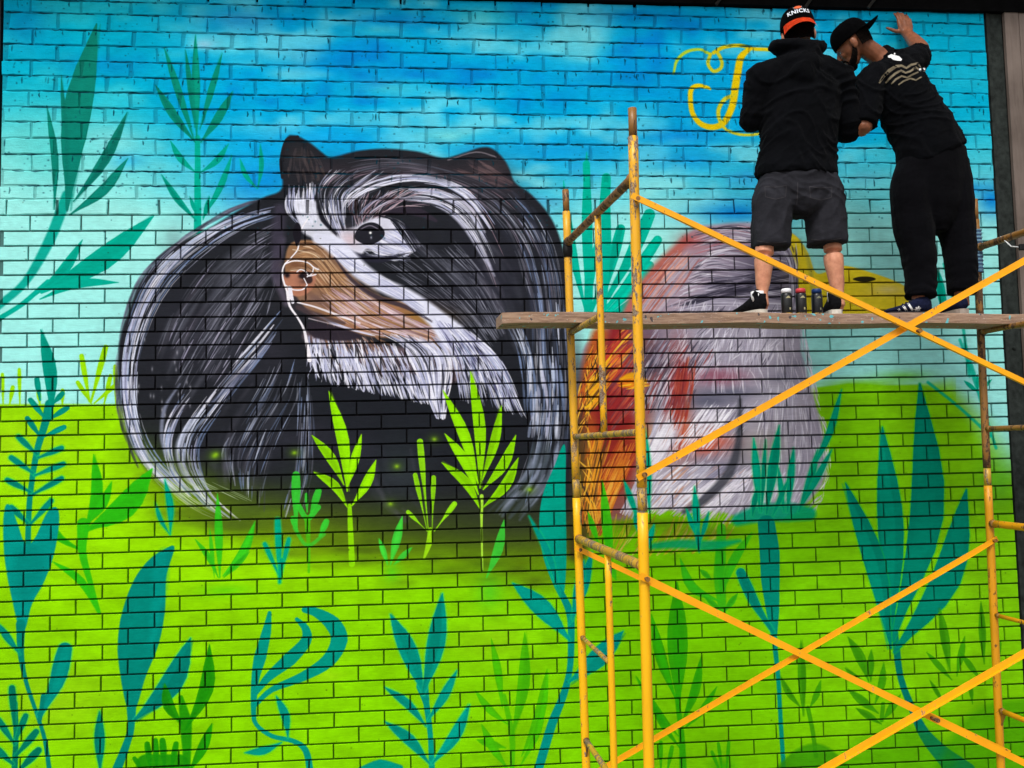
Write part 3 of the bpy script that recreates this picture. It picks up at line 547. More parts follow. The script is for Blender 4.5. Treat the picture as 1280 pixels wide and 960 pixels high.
    spine([(920, 118), (906, 124), (898, 138), (900, 152), (908, 162), (925, 168), (945, 168), (952, 166)], [2.4, 3, 3, 2.6, 2, 2, 2, 1.4], (222, 204, 30), .95, 2)

    # ---- plants in the grass
    H = (70, 225, 90)
    plant((44, 186, 16), [(106, 664, 190, 586, 28, .10), (106, 664, 117, 568, 14, .1), (110, 655, 140, 602, 11, .06), (104, 690, 62, 622, 10, -.22), (122, 765, 66, 702, 9, .12)], soft=1.6)
    spine([(124, 766), (112, 725), (103, 690), (104, 655)], [2, 3.5, 5, 8], (44, 186, 16), .95, 1.6)
    F = (0, 138, 118)
    spine([(62, 505), (56, 530), (46, 565), (40, 600), (36, 640), (35, 690)], [6, 5, 4, 3.6, 3.6, 3.6], F, 1, 1.2); leaf(64, 520, 51, 412, 16, (0, 150, 128), .05)
    for (x0, y0, x1, y1) in [(58, 525, 38, 500), (52, 548, 34, 523), (46, 568, 23, 546), (42, 592, 14, 572), (38, 615, 9, 600), (36, 655, 14, 634), (60, 525, 84, 510), (54, 546, 80, 534), (48, 572, 77, 560), (44, 594, 79, 580), (41, 618, 77, 598), (38, 655, 64, 626), (50, 500, 46, 474), (66, 505, 78, 492)]:
        leaf(x0, y0, x1, y1, 7.5, F, 0, CLUB)
    poly([(7, 632), (14, 634), (22, 655), (32, 680), (44, 672), (58, 642), (70, 634), (74, 650), (68, 690), (56, 725), (40, 755), (32, 785), (24, 785), (14, 745), (6, 700), (4, 655)], (0, 148, 136), 1, 1.6, fade=None)
    poly([(20, 690), (54, 690), (50, 730), (34, 752), (20, 740)], (0, 122, 112), .5, 12)
    T2 = (0, 128, 112)
    spine([(26, 780), (26, 815), (32, 850), (46, 892), (56, 925), (62, 965)], [6, 4, 2.6, 2.4, 2.6, 3], T2, 1, 1.2); leaf(25, 818, -6, 776, 8, T2)
    leaf(50, 893, 81, 812, 21, (0, 136, 122), .06, CLUB, halo=HL); spine([(50, 900), (54, 870)], [2.4, 3], T2)
    spine([(18, 965), (20, 915), (17, 880)], [4, 3, 5], (0, 118, 92), 1); plant((0, 118, 92), [(20, 945, 45, 915, 9), (20, 925, 32, 895, 8), (18, 930, -2, 900, 8), (22, 965, 48, 938, 10), (16, 955, -6, 935, 9), (18, 905, 15, 860, 9)], prof=CLUB)
    poly([(218, 684), (203, 688), (184, 702), (166, 728), (152, 768), (147, 808), (151, 848), (159, 884), (170, 884), (182, 846), (198, 806), (206, 764), (208, 720)], (0, 132, 118), 1, 1.6); poly([(192, 700), (210, 690), (204, 760), (188, 810), (190, 750)], (0, 156, 144), .5, 8)
    spine([(164, 870), (164, 905), (160, 925), (146, 962)], [7, 4.5, 4.5, 6], (0, 132, 116), 1, 1.2); leaf(168, 900, 238, 798, 26, (0, 132, 116), .10, halo=HL); leaf(125, 965, 124, 889, 12, (0, 122, 100))
    D1 = (24, 140, 8)
    plant(D1, [(232, 912, 262, 806, 17, .10), (228, 905, 206, 854, 13, -.12), (236, 965, 265, 904, 12, .04)], a=.9); spine([(226, 872), (232, 905), (234, 960)], [3, 8, 4], D1, .9, 2)
    plant(D1, [(188, 962, 184, 930, 8), (196, 962, 194, 926, 8), (206, 962, 203, 926, 9), (214, 962, 220, 930, 8), (178, 962, 168, 948, 6)], prof=CLUB, a=.9); spine([(182, 955), (224, 955)], 12, D1, .9, 2)
    plant((0, 150, 120), [(213, 668, 206, 600, 8, .05), (212, 668, 194, 628, 5, -.06)])
    GG = (48, 190, 28)
    plant(GG, [(275, 722, 272, 617, 10), (273, 722, 244, 674, 7, .05), (279, 720, 319, 652, 11, .08), (280, 722, 312, 690, 7), (268, 722, 262, 660, 5)], a=.85); spray(282, 738, 36, 8, (90, 206, 10), .7)
    TT = (0, 148, 128)
    spine([(381, 762), (396, 766), (416, 780), (424, 800), (410, 826), (378, 846), (340, 862), (318, 882)], [4, 6, 10, 11, 9, 6, 3.6, 3], TT, 1, 1.2)
    spine([(371, 774), (382, 786), (382, 802), (362, 824), (336, 846), (320, 866)], [2.5, 5, 7, 9, 5.5, 3], TT, 1, 1.2)
    spine([(337, 766), (333, 790), (325, 822), (319, 850), (317, 885), (320, 905), (340, 920), (366, 926), (382, 938), (388, 965)], [2.4, 6, 8, 5, 3.4, 2.6, 2.8, 3, 4, 4.5], TT, 1, 1.2)
    leaf(360, 922, 345, 870, 10, TT, .08); leaf(352, 928, 306, 941, 9, TT, -.08)
    # lime plants on the fur
    L2 = (142, 222, 6)
    spine([(440, 705), (438, 660), (437, 632)], [4, 3.5, 2.6], L2, .95, 1); plant(L2, [(434, 614, 411, 489, 15, .05), (430, 606, 390, 544, 12, .06), (434, 634, 392, 590, 11, .12), (434, 610, 452, 543, 11, .0), (440, 632, 470, 575, 12, .05)])
    spine([(603, 712), (602, 660), (602, 620)], [1.2, 1.4, 2.6], (170, 228, 60), 1, .8); plant(L2, [(600, 610, 588, 464, 15, .04), (598, 606, 554, 488, 14, .04), (598, 618, 556, 542, 13, .06), (600, 636, 552, 578, 12, .10), (603, 600, 627, 507, 12, .03), (604, 612, 645, 544, 13, .07), (604, 634, 648, 572, 13, .09)])
    spine([(530, 698), (536, 680), (538, 662)], [1.4, 4, 3], (150, 215, 20), 1, 1)
    for l in [(536, 668, 525, 552, 9), (534, 664, 519, 594, 7), (540, 664, 542, 597, 7), (534, 664, 510, 640, 6), (543, 664, 568, 630, 8)]: leaf(*l, (140, 216, 20), prof=(.12, .12, .2, .4, .8, 1, .9))
    G3 = (54, 200, 50)
    for l in [(370, 655, 370, 594, 12), (388, 645, 398, 614, 10), (372, 665, 366, 648, 8), (400, 670, 408, 652, 9), (384, 640, 383, 618, 5)]: leaf(*l, G3, prof=CLUB, a=.9)
    spine([(372, 630), (384, 648), (398, 634)], 3.5, G3, .9); spine([(384, 648), (386, 690), (386, 715)], [4, 2, 1.5], (70, 190, 20), .8, 1.4); spine([(368, 660), (384, 682), (405, 668)], 2.4, G3, .7, 1.4)
    plant((62, 204, 56), [(488, 706, 503, 645, 11), (485, 706, 474, 673, 7), (492, 706, 515, 684, 7), (608, 722, 630, 650, 12, .05)], a=.9); spray(490, 715, 10, 12, (80, 205, 30), .7); spray(612, 740, 16, 22, (70, 200, 40), .6)
    plant((0, 160, 125), [(350, 728, 347, 650, 8), (348, 718, 331, 680, 6), (351, 718, 361, 674, 6), (349, 728, 352, 700, 6)], prof=CLUB)
    # teal plant at the bear's right
    poly([(706, 556), (692, 585), (678, 620), (674, 660), (680, 700), (696, 740), (704, 745), (708, 700), (707, 620)], (0, 160, 136), 1, 1.2)
    spine([(698, 735), (712, 765), (714, 800), (712, 838), (704, 870), (690, 905), (672, 965)], [4, 5, 4.5, 4, 5, 6, 6], (0, 142, 130), 1, 1.2)
    plant((0, 148, 132), [(700, 745, 661, 645, 8, .05), (712, 800, 641, 729, 22, .04), (712, 780, 740, 690, 14, .02), (716, 775, 730, 700, 12), (712, 852, 779, 789, 23, .03)])
    plant((60, 205, 20), [(765, 720, 753, 600, 13), (748, 680, 735, 640, 8), (770, 725, 760, 700, 10)], a=.9)
    G4 = (66, 178, 6)
    plant(G4, [(628, 885, 614, 798, 10, .02), (634, 905, 594, 863, 9, -.06), (640, 920, 656, 790, 15, .05), (652, 945, 684, 836, 13, .06), (632, 935, 596, 925, 10), (650, 958, 680, 862, 9, .08), (634, 960, 602, 905, 11, -.04)], a=.85); spine([(630, 870), (640, 920), (640, 962)], [3, 4, 3], G4, .8, 1.5)
    # teal V plant
    spine([(540, 965), (538, 920), (533, 880), (528, 858)], [4, 3.4, 4, 8], TT, 1); plant(TT, [(530, 868, 488, 768, 21, .03), (529, 868, 553, 742, 22, .03), (533, 908, 481, 859, 10, .06), (535, 900, 571, 838, 11, .03), (537, 955, 481, 902, 13, .06), (540, 955, 587, 881, 14, .06)], halo=HL)
    spine([(450, 962), (475, 956), (500, 960)], [3, 7, 4], TT, 1, 2)
    # right half
    G5 = (40, 158, 8)
    spine([(854, 965), (852, 920), (846, 870)], [5, 4, 3], G5, .9, 1.5)
    plant(G5, [(848, 885, 846, 728, 26), (845, 875, 814, 768, 14, -.03), (852, 905, 877, 820, 12, .05), (848, 920, 795, 845, 9, -.04), (856, 910, 896, 858, 9, .06), (850, 935, 812, 870, 8, -.05)], a=.85)
    plant(G5, [(826, 965, 826, 928, 6), (834, 965, 840, 934, 6), (818, 962, 812, 940, 5), (903, 965, 898, 930, 5), (908, 965, 911, 928, 5), (900, 965, 890, 940, 5)], a=.8, prof=CLUB); spray(905, 958, 16, 10, G5, .7)
    G6 = (50, 182, 24)
    plant(G6, [(900, 752, 850, 698, 12, -.18), (900, 745, 940, 665, 12, -.05), (900, 740, 900, 668, 12, .0), (890, 725, 875, 712, 7), (905, 765, 922, 742, 8), (903, 765, 880, 745, 7)], a=.85); spine([(902, 660), (900, 720), (903, 765)], [6, 9, 5], G6, .8, 2)
    TG = (0, 162, 130)
    spine([(812, 683), (850, 680), (890, 682), (925, 676)], [4, 6, 7, 2], (0, 168, 110), .85, 5)
    plant(TG, [(873, 682, 868, 608, 9), (870, 670, 858, 636, 6), (876, 676, 886, 640, 6), (874, 690, 872, 660, 7), (798, 650, 780, 600, 7), (812, 640, 806, 535, 10), (806, 690, 818, 655, 8), (800, 670, 793, 640, 7)], prof=LANCE)
    spine([(922, 650), (950, 642), (985, 640), (1012, 642)], [8, 12, 13, 9], (0, 160, 116), .9, 6)
    plant((0, 148, 116), [(958, 642, 974, 532, 13), (950, 640, 942, 548, 10), (952, 640, 957, 550, 6), (984, 640, 992, 560, 9), (980, 640, 973, 585, 7), (998, 640, 1022, 562, 10, .03), (1003, 632, 1040, 562, 8), (1014, 590, 1052, 487, 9, .04), (940, 645, 946, 610, 7), (966, 645, 985, 600, 6)])
    spine([(958, 655), (962, 690), (963, 725), (966, 765), (968, 800), (973, 850), (976, 905), (980, 965)], [12, 14, 13, 9, 3.6, 3, 3, 3], (0, 140, 118), 1, 1.4)
    leaf(966, 790, 926, 716, 15, (0, 140, 118), -.03, CLUB)
    T3 = (0, 130, 106)
    spine([(1116, 770), (1120, 805), (1126, 848), (1140, 885), (1156, 918), (1180, 945), (1205, 968)], [5, 5, 4.5, 5, 8, 12, 18], (0, 116, 100), 1, 1.4)
    plant(T3, [(1114, 800, 1103, 534, 34, .02), (1116, 800, 1150, 480, 44, .08), (1114, 810, 1057, 604, 27, .04), (1118, 815, 1208, 612, 38, .10)], halo=(20, 190, 60))
    G7 = (52, 142, 8)
    plant(G7, [(1004, 895, 1001, 800, 11), (1001, 885, 975, 845, 8, -.05), (1012, 885, 1026, 850, 8, .05), (1086, 852, 1060, 796, 13, .05), (1088, 852, 1089, 812, 9), (1094, 880, 1105, 828, 10, .05), (1090, 868, 1056, 835, 9), (1098, 892, 1060, 862, 11), (1104, 900, 1126, 868, 10), (1102, 905, 1070, 885, 9), (1188, 840, 1175, 760, 12), (1196, 845, 1206, 795, 9), (1190, 850, 1158, 815, 8), (1230, 830, 1226, 752, 10), (1240, 840, 1252, 800, 8), (1226, 850, 1200, 815, 8), (1216, 880, 1212, 850, 6), (1180, 880, 1162, 850, 6)], a=.8)
    spine([(1010, 885), (1016, 915), (1020, 945)], 3, G7, .8); spine([(1102, 900), (1104, 880)], 3, G7, .8)
    poly([(975, 965), (985, 945), (1005, 932), (1025, 930), (1045, 942), (1058, 965)], G7, .8, 4); poly([(1180, 940), (1204, 900), (1234, 880), (1264, 874), (1300, 882), (1300, 965), (1180, 965)], (38, 130, 4), .45, 12)
    poly([(1060, 935), (1100, 915), (1150, 910), (1190, 935), (1180, 965), (1060, 965)], (44, 140, 4), .35, 14)
    for P in ([(1160, 478), (1200, 510), (1238, 545)], [(1200, 425), (1216, 470), (1232, 520), (1245, 560)], [(1180, 330), (1190, 370), (1202, 400), (1212, 470)], [(1222, 480), (1214, 455), (1206, 430)], [(1207, 255), (1214, 300), (1218, 335)]):
        spine(P, 2.2, (0, 168, 140), .8, 2)
    leaf(1182, 400, 1172, 335, 12, (0, 170, 145)); leaf(1214, 330, 1206, 258, 10, (0, 170, 145)); plant((0, 160, 130), [(1222, 490, 1205, 476, 6), (1222, 490, 1222, 468, 5), (1224, 490, 1240, 474, 5)])

    # ---- spray grain, chips and pits, more of them on the old upper courses
    img *= (1+.05*(n4-.5))[..., None]
    for _ in range(900):
        x, y = rng.uniform(0, 1240), rng.uniform(0, 300)**1.0
        spray(x, y, rng.uniform(.6, 1.6), rng.uniform(.5, 1.5), (14, 70, 84), rng.uniform(.35, .9), 2)
    for _ in range(260):
        x, y = rng.uniform(0, 1260), rng.uniform(250, 960)
        spray(x, y, rng.uniform(.5, 1.2), rng.uniform(.5, 1.1), (40, 50, 20), rng.uniform(.2, .6), 2)
    # chips and shade lines painted along the joints of the old upper courses
    for _ in range(1500):
        i = int(rng.integers(-2, 12)); u = rng.uniform(WL_, WR_); L = rng.uniform(.01, .12)
        pts = [((q-U0)*TX, (V1-(line_z(i, q)-LENS_H)+rng.normal(0, .0022))*TX) for q in np.linspace(u, min(WR_, u+L), 4)]
        RAW[0] = True; spine(pts, [.3, .9, .7, .3], (6, 52, 70), rng.uniform(.4, .95), .8, n=4); RAW[0] = False
    for _ in range(300):
        i = int(rng.integers(-2, 12)); u = rng.uniform(WL_, WR_); z = V1-(line_z(i, u)-LENS_H); h = rng.uniform(.01, .045)
        pts = [((u+rng.normal(0, .002)-U0)*TX, (z+q)*TX) for q in np.linspace(.01, .01+h, 3)]
        RAW[0] = True; spine(pts, [.4, 1.0, .5], (4, 50, 66), rng.uniform(.3, .9), .9, n=3); RAW[0] = False
    return np.clip(img, 0, 1)
# ---------------------------------------------------------------- ground
def ground_material():
    m = Mat('concrete_ground', .9, .2); v = m.coord(world=True); a = m.noise(1.3, v, 6); b = m.noise(60, v, 3)
    m.base(m.mix(.35, m.ramp(a, [(.3, lin((112, 108, 102))), (.7, lin((140, 135, 126)))]), m.ramp(b, [(.3, lin((90, 88, 84))), (.7, lin((150, 146, 140)))])))
    m.bump(b, .3, .004); return m.m
bm = bmesh.new(); bmesh.ops.create_grid(bm, x_segments=40, y_segments=40, size=400)
g = to_obj('ground', bm, ground_material()); g['kind'] = 'structure'

# ---------------------------------------------------------------- mural sheet, used by bricks and mortar
art = paint_mural()
img = bpy.data.images.new('mural_paint', TW, TH, alpha=False); img.colorspace_settings.name = 'sRGB'
buf = np.ones((TH, TW, 4), np.float32); buf[..., :3] = art[::-1]; img.pixels.foreach_set(buf.ravel()); img.update(); img.pack()
del buf, art
def mural_material(name, keep, dirt, rough, relief):
    """spray paint over brick: colour by place on the wall; keep = how much of the paint reached this surface"""
    m = Mat(name, rough, .03); g = m.add('ShaderNodeNewGeometry'); sp = m.add('ShaderNodeSeparateXYZ'); m.link(g.outputs['Position'], sp.inputs[0])
    def rng_(o, a, b):
        q = m.add('ShaderNodeMapRange'); q.clamp = True; m.link(o, q.inputs[0]); q.inputs[1].default_value = a; q.inputs[2].default_value = b; return q.outputs[0]
    cb = m.add('ShaderNodeCombineXYZ'); m.link(rng_(sp.outputs[0], U0, U1), cb.inputs[0]); m.link(rng_(sp.outputs[2], V0+LENS_H, V1+LENS_H), cb.inputs[1])
    t = m.add('ShaderNodeTexImage'); t.image = img; t.extension = 'EXTEND'; t.interpolation = 'Linear'; m.link(cb.outputs[0], t.inputs[0])
    v = m.coord(world=True); v2 = m.coord((1.6, 1, 26), world=True)
    grain = m.noise(90, v, 4, .7); streak = m.noise(9, v2, 4, .7); blot = m.noise(7, v, 4)
    c = m.mix(keep, lin(dirt), t.outputs[0])
    c = m.mix(1.0, c, m.ramp(streak, [(.25, W4(.86)), (.6, W4(1.0))]), 'MULTIPLY')
    c = m.mix(1.0, c, m.ramp(blot, [(.25, W4(.90)), (.6, W4(1.0))]), 'MULTIPLY')
    m.base(c)
    m.bump(m.mix(.45, grain, streak), relief, .006); return m.m
brick_new = mural_material('painted_brick', 1.0, (96, 50, 36), .8, .5)
brick_old = mural_material('painted_rough_brick', 1.0, (96, 50, 36), .85, .8)
mortar_new = mural_material('dark_mortar_with_overspray', .20, (14, 12, 12), .95, .6)
mortar_old = mural_material('painted_flush_mortar', .66, (16, 30, 40), .9, .9)

# ---------------------------------------------------------------- brick wall: courses measured one by one
def brick_mesh(rough, seed):
    r = random.Random(seed); bm = bmesh.new(); j = .0011 if not rough else .0042
    L, H = 1.0, 1.0
    n = 5 if rough else 3
    out = []
    for k in range(n+1): out.append((-.5+k/n, -.5))
    for k in range(n+1): out.append((.5-k/n, .5))
    o2 = []
    for i, (x, z) in enumerate(out):
        end = x in (-.5, .5)
        cx = .010 if (rough and end) else .0
        o2.append((x*BW+r.uniform(-j, j)-math.copysign(cx*r.random(), x)*(1 if end else 0), z*.08+r.uniform(-j, j)*.8))
    b = .0045 if rough else .0022
    fr, md, bk = [], [], []
    for (x, z) in o2:
        fx = x*(1-2*b/BW); fz = z*(1-2*b/.08)
        fr.append(bm.verts.new((fx, -r.uniform(0, .0012 if rough else .0004), fz)))
        md.append(bm.verts.new((x, b, z))); bk.append(bm.verts.new((x, .03, z)))
    bm.faces.new(fr)
    for a, c in ((fr, md), (md, bk)):
        for k in range(len(a)): bm.faces.new((a[k], a[(k+1) % len(a)], c[(k+1) % len(a)], c[k]))
    bmesh.ops.triangulate(bm, faces=[f for f in bm.faces if len(f.verts) > 4])
    bmesh.ops.recalc_face_normals(bm, faces=bm.faces)
    me = bpy.data.meshes.new('brick'); bm.to_mesh(me); bm.free(); me.materials.append(brick_old if rough else brick_new); return me
crisp = [brick_mesh(False, i) for i in range(5)]; roughm = [brick_mesh(True, 50+i) for i in range(9)]
wall = thing('brick_wall', 'tall brick wall painted with a mural of two furry animals, plants, blue sky and lime grass', 'wall', (.5, WALL_Y, 0))
specs = []
for i in range(-2, len(LINES)-1):
    old = i < 13
    off = (0 if i % 2 else .5)*BW+rnd.uniform(-.007, .007)*(2 if old else .7)
    if i == 11: off += .02
    j = math.floor((WL_-UZ)/BW)-1
    while True:
        a = UZ+off+j*BW; b = a+BW; j += 1
        if a > WR_: break
        a2, b2 = max(a, WL_), min(b, WR_)
        if b2-a2 < .035: continue
        if i < 12: a2 += rnd.uniform(-.004, .004)
        uc = (a2+b2)/2; gv = rnd.uniform(.0045, .0075) if old else rnd.uniform(.0105, .013); gh = rnd.choice((.0035, .004, .005, .010)) if old else rnd.uniform(.0085, .0105)
        zt, zb = line_z(i, uc), line_z(i+1, uc)
        tilt = (line_z(i+1, b2)-line_z(i+1, a2))/(b2-a2)
        # dark bed joint sits on the traced line
        specs.append((uc, (zt+zb)/2, b2-a2-gh, zt-zb-gv, math.atan(tilt), old))
def seen(u, z):
    p = np.array([u, WALL_Y, z-LENS_H]); d = p@CF
    return 640+FOC*(p@CR)/d, 480-FOC*(p@CU)/d
def apparent(s):
    x, y = seen(s[0], s[1]); a = s[2]*s[3]/((s[0]-0)*CF[0]+WALL_Y*CF[1]+(s[1]-LENS_H)*CF[2])**2
    if not (6 < x < 1274 and 4 < y < 956): return 0
    if 915 < x < 1225 and y < 415 and not (1075 < x < 1110 and y > 215): return a*.1    # mostly hidden by the two men
    if s[2] < .2: return a*.9
    return a
order = sorted(range(len(specs)), key=lambda k: -apparent(specs[k])); single = set(order[:298])
rest = bmesh.new()
for k, (u, z, bw, bh, ti, old) in enumerate(specs):
    me = rnd.choice(roughm if old else crisp)
    y = WALL_Y+rnd.uniform(-.0012, .0012)*(2.2 if old else 1)
    Mx = Matrix.Translation((u, y, z)) @ Matrix.Rotation(-ti+rnd.uniform(-.004, .004)*(1.8 if old else .6), 4, 'Y') @ Matrix.Rotation(rnd.uniform(-.004, .004)*(3 if old else 1), 4, 'Z') @ Matrix.Rotation(rnd.uniform(-.02, .02)*(2 if old else .7), 4, 'X') @ Matrix.Diagonal((bw/BW, 1, bh/.08, 1))
    if k in single:
        o = bpy.data.objects.new('brick', me); link(o, wall); o.matrix_basis = Matrix.Translation(-wall.location) @ Mx
    else:
        t = bmesh.new(); t.from_mesh(me); t.transform(Mx)
        if old:
            for f in t.faces: f.material_index = 1
        tm = bpy.data.meshes.new('t'); t.to_mesh(tm); t.free(); rest.from_mesh(tm); bpy.data.meshes.remove(tm)
o = to_obj('brickwork', rest, [brick_new, brick_old], wall); o['kind'] = 'stuff'
# mortar beds: deep and dark below, nearly flush and painted over above
zs = line_z(12, .5)
for nm, mt, z0, z1, dep in (('mortar', mortar_new, .0, zs, .011), ('mortar', mortar_old, zs, line_z(-2, .5)-.03, .0052)):
    bm = bmesh.new(); box(bm, ((WL_+WR_)/2, WALL_Y+dep+.11, (z0+z1)/2), (WR_-WL_-.01, .22, z1-z0)); to_obj(nm, bm, mt, wall)
bm = bmesh.new()
for (u, z, dx, dz) in [(1.62, line_z(3, 1.62)-.03, .04, .02)]: box(bm, (u, WALL_Y+.01, z), (dx, .004, dz))
bm.free()

# ---------------------------------------------------------------- what frames the wall
dark_steel = plain('black_steel', (9, 9, 10), .9, .4, 14, .3, spec=.05)  # near-black steel for the beam and the roof sheet
darkgrey = plain('dark_grey_column_paint', (40, 45, 43), .8, .5, 22, .5, spec=.1)
ztop = line_z(-2, 0)
beam = thing('roof_beam', 'black steel roof beam running along the top of the mural wall', 'beam', (.5, WALL_Y, ztop))
bm = bmesh.new(); 
zl, zr = line_z(-2, WL_)+.004, line_z(-2, WR_)+.004
vs = box(bm, (1.2, WALL_Y+.16, ztop+.14), (9.6, .38, .26))
for v in vs:
    if v.co.z < ztop+.14: v.co.z = zl+(zr-zl)*(v.co.x-WL_)/(WR_-WL_)
to_obj('beam_web', bm, dark_steel, beam)
bm = bmesh.new(); box(bm, (1.2, WALL_Y-.11, ztop+.30), (9.6, .26, .02)); to_obj('beam_flange', bm, dark_steel, beam)
strut_m = plain('dusty_grey_steel', (44, 42, 40), .8, .3, 20, .2, spec=.1)
for (xa, ya, xb, yb) in ((1006, 10, 1028, -22), (1085, 10, 1106, -18), (895, 6, 920, -28)):
    bm = bmesh.new(); loft(bm, [at(xa, ya, WALL_Y-.035), at(xb, yb, WALL_Y-.06)], .011, 8); to_obj('strut', bm, strut_m, beam)
roof = thing('roof', 'dark corrugated roof sheet added out of view to darken the top of the mural wall', 'roof', (.6, WALL_Y, ztop+.45))  # unseen sheet; its overhang is added to darken the wall top
bm = bmesh.new()
nx = 80; top = []
for i in range(nx+1):
    x = -3.6+9.6*i/nx; dz = .018*(1 if i % 2 else -1)
    top.append([bm.verts.new((x, y, ztop+.37+dz+(WALL_Y-y)*.08)) for y in (WALL_Y-.42, WALL_Y+2)])
for a, b in zip(top, top[1:]): bm.faces.new((a[0], b[0], b[1], a[1]))
bmesh.ops.solidify(bm, geom=bm.faces, thickness=.004); to_obj('shading_roof_sheet', bm, dark_steel, roof)

# right: a dark steel column in the gap, then a boarded grey-brown wall
col = thing('steel_column', 'dark weathered steel column beside the right edge of the mural', 'column', (3.8, WALL_Y, 0))
bm = bmesh.new(); box(bm, (WR_+.07, WALL_Y+.06, 2.8), (.115, .10, 5.6), bev=.006); to_obj('column_post', bm, darkgrey, col)
bm = bmesh.new(); box(bm, (WR_+.02, WALL_Y+.03, 2.8), (.022, .06, 5.6)); to_obj('column_flange', bm, darkgrey, col)
for z in (.5, 1.7, 2.9):
    bm = bmesh.new(); blob(bm, (WR_+.07, WALL_Y+.008, z), .012, seg=8); to_obj('bolt', bm, darkgrey, col)
def boards():
    m = Mat('weathered_grey_brown_board', .85, .2); v = m.coord((14, 14, 1.2), world=True); a = m.noise(3, v, 5, .7); b = m.noise(2.2, m.coord(world=True), 4)
    m.base(m.mix(.5, m.ramp(a, [(.3, lin((92, 80, 74))), (.7, lin((122, 110, 102)))]), m.ramp(b, [(.35, lin((84, 74, 68))), (.65, lin((126, 113, 106)))]))); m.bump(a, .3, .004); return m.m
bw_ = boards(); sw = thing('boarded_wall', 'weathered grey-brown boarded wall at the right edge beside the dark column', 'wall', (4.4, WALL_Y, 0))
x = WR_+.125
for k, wd in enumerate((.105, .14, .14, .13, .15, .14, .14)):
    bm = bmesh.new(); box(bm, (x+wd/2, WALL_Y-.005+(.004 if k % 2 else 0), 2.8), (wd-.005, .03, 5.6), bev=.002); to_obj('board', bm, bw_, sw); x += wd
bm = bmesh.new(); box(bm, (WR_+.62, WALL_Y+.08, 2.2), (1.0, .10, 5.6)); to_obj('backing', bm, darkgrey, sw)
side = thing('neighbouring_wall', 'dark unpainted wall end beyond the left edge of the mural', 'wall', (-3.3, WALL_Y, 0))
bm = bmesh.new(); box(bm, (WL_-.52, WALL_Y+.12, 2.8), (1.0, .2, 5.6)); to_obj('render_coat', bm, plain('dark_render', (30, 30, 32), .9, .4, 20, .5), side)  # near-black render with slight random mottling
# ---------------------------------------------------------------- scaffold
YEL = (255, 190, 0); ORG = (252, 174, 0)
yel_clean = painted_steel('yellow_scaffold_paint', YEL, .26, seed=1); yel_worn = painted_steel('chipped_yellow_scaffold_paint', (246, 180, 10), .46, seed=3)
bare_old = painted_steel('rubbed_bare_scaffold_tube', (205, 160, 50), .52, under=(150, 136, 110), rust=(96, 66, 40), seed=5)
rusty = painted_steel('brown_rusty_scaffold_tube', (150, 104, 44), .5, under=(96, 72, 48), rust=(62, 38, 24), seed=7)
dull_yel = painted_steel('dull_yellow_scaffold_tube', (222, 152, 6), .3, under=(120, 84, 40), rust=(80, 48, 22), seed=9)
brace_m = painted_steel('orange_yellow_brace_paint', ORG, .22, seed=11)
brace_y = painted_steel('yellow_brace_paint', (255, 178, 0), .24, seed=13)
blacktape = plain('black_tape', (16, 15, 17), .5, .3, 30, .2)
_e = ray(460, 572); E2 = Vector((_e.x, _e.y, 0)).normalized(); E1 = Vector((E2.y, -E2.x, 0))
YF = 5.0; FL0 = at(719.5, 600, YF); DEP = 1.235
def on(px, py, base, dirv):
    """world point on the vertical plane through base along dirv seen at the traced point"""
    d = ray(px, py); n = Vector((dirv.y, -dirv.x, 0)); o = Vector((0, 0, LENS_H)); t = (base-o).dot(n)/d.dot(n); return o+d*t
FL = Vector((FL0.x, FL0.y, 0)); NL = FL-E2*DEP
_p = on(1235, 600, FL, E1); WID = (Vector((_p.x, _p.y, 0))-FL).length
FR = FL+E1*WID; NR = NL+E1*WID
def zat(base, px, py): return on(px, py, base, E1).z
def lean(base, z):                                # the posts stand slightly out of plumb
    r = max(0, min(1, (Vector((base.x, base.y, 0))-FL).dot(E1)/WID)); n = max(0, min(1, -(Vector((base.x, base.y, 0))-FL).dot(E2)/DEP))
    k = -.010*(1-r)*(1-n)+.006*(1-r)*n+.012*r
    return Vector((base.x, base.y, z))+E1*(k*(z-LENS_H))
def mid(t, z, b=None): return lean((b or NL)*(1-t)+( (FR if b is NR else FL))*t, z)
TM = .0
# fraction of the way from the near post to the far post at which the middle post stands
for i in range(101):
    q = mid(i/100, LENS_H); p = np.array([q.x, q.y, q.z-LENS_H]); px = 640+FOC*(p@CR)/(p@CF)
    if px < 756: TM = i/100; break
z_top = zat(FL, 707, 240); z_topn = zat(FL, 709, 258)
zr = {k: zat(FL, x, y) for k, x, y in (('a', 711, 303), ('b', 719, 416), ('c', 724, 546), ('d', 727, 673), ('e', 728, 796), ('f', 731, 924))}
zj = zat(NL, 806, 640)
scaffold = thing('scaffold', 'yellow steel tube scaffold with crossed braces standing in front of the mural', 'scaffold', tuple((FL+FR+NL+NR)/4))
def tube(name, a, b, r, m, n=12, parent=None):
    bm = bmesh.new(); a, b = Vector(a), Vector(b); k = max(2, int((b-a).length/.12)); pts = [a+(b-a)*i/k for i in range(k+1)]
    loft(bm, pts, r, n); return to_obj(name, bm, m, parent or scaffold, True)
R0 = .0215
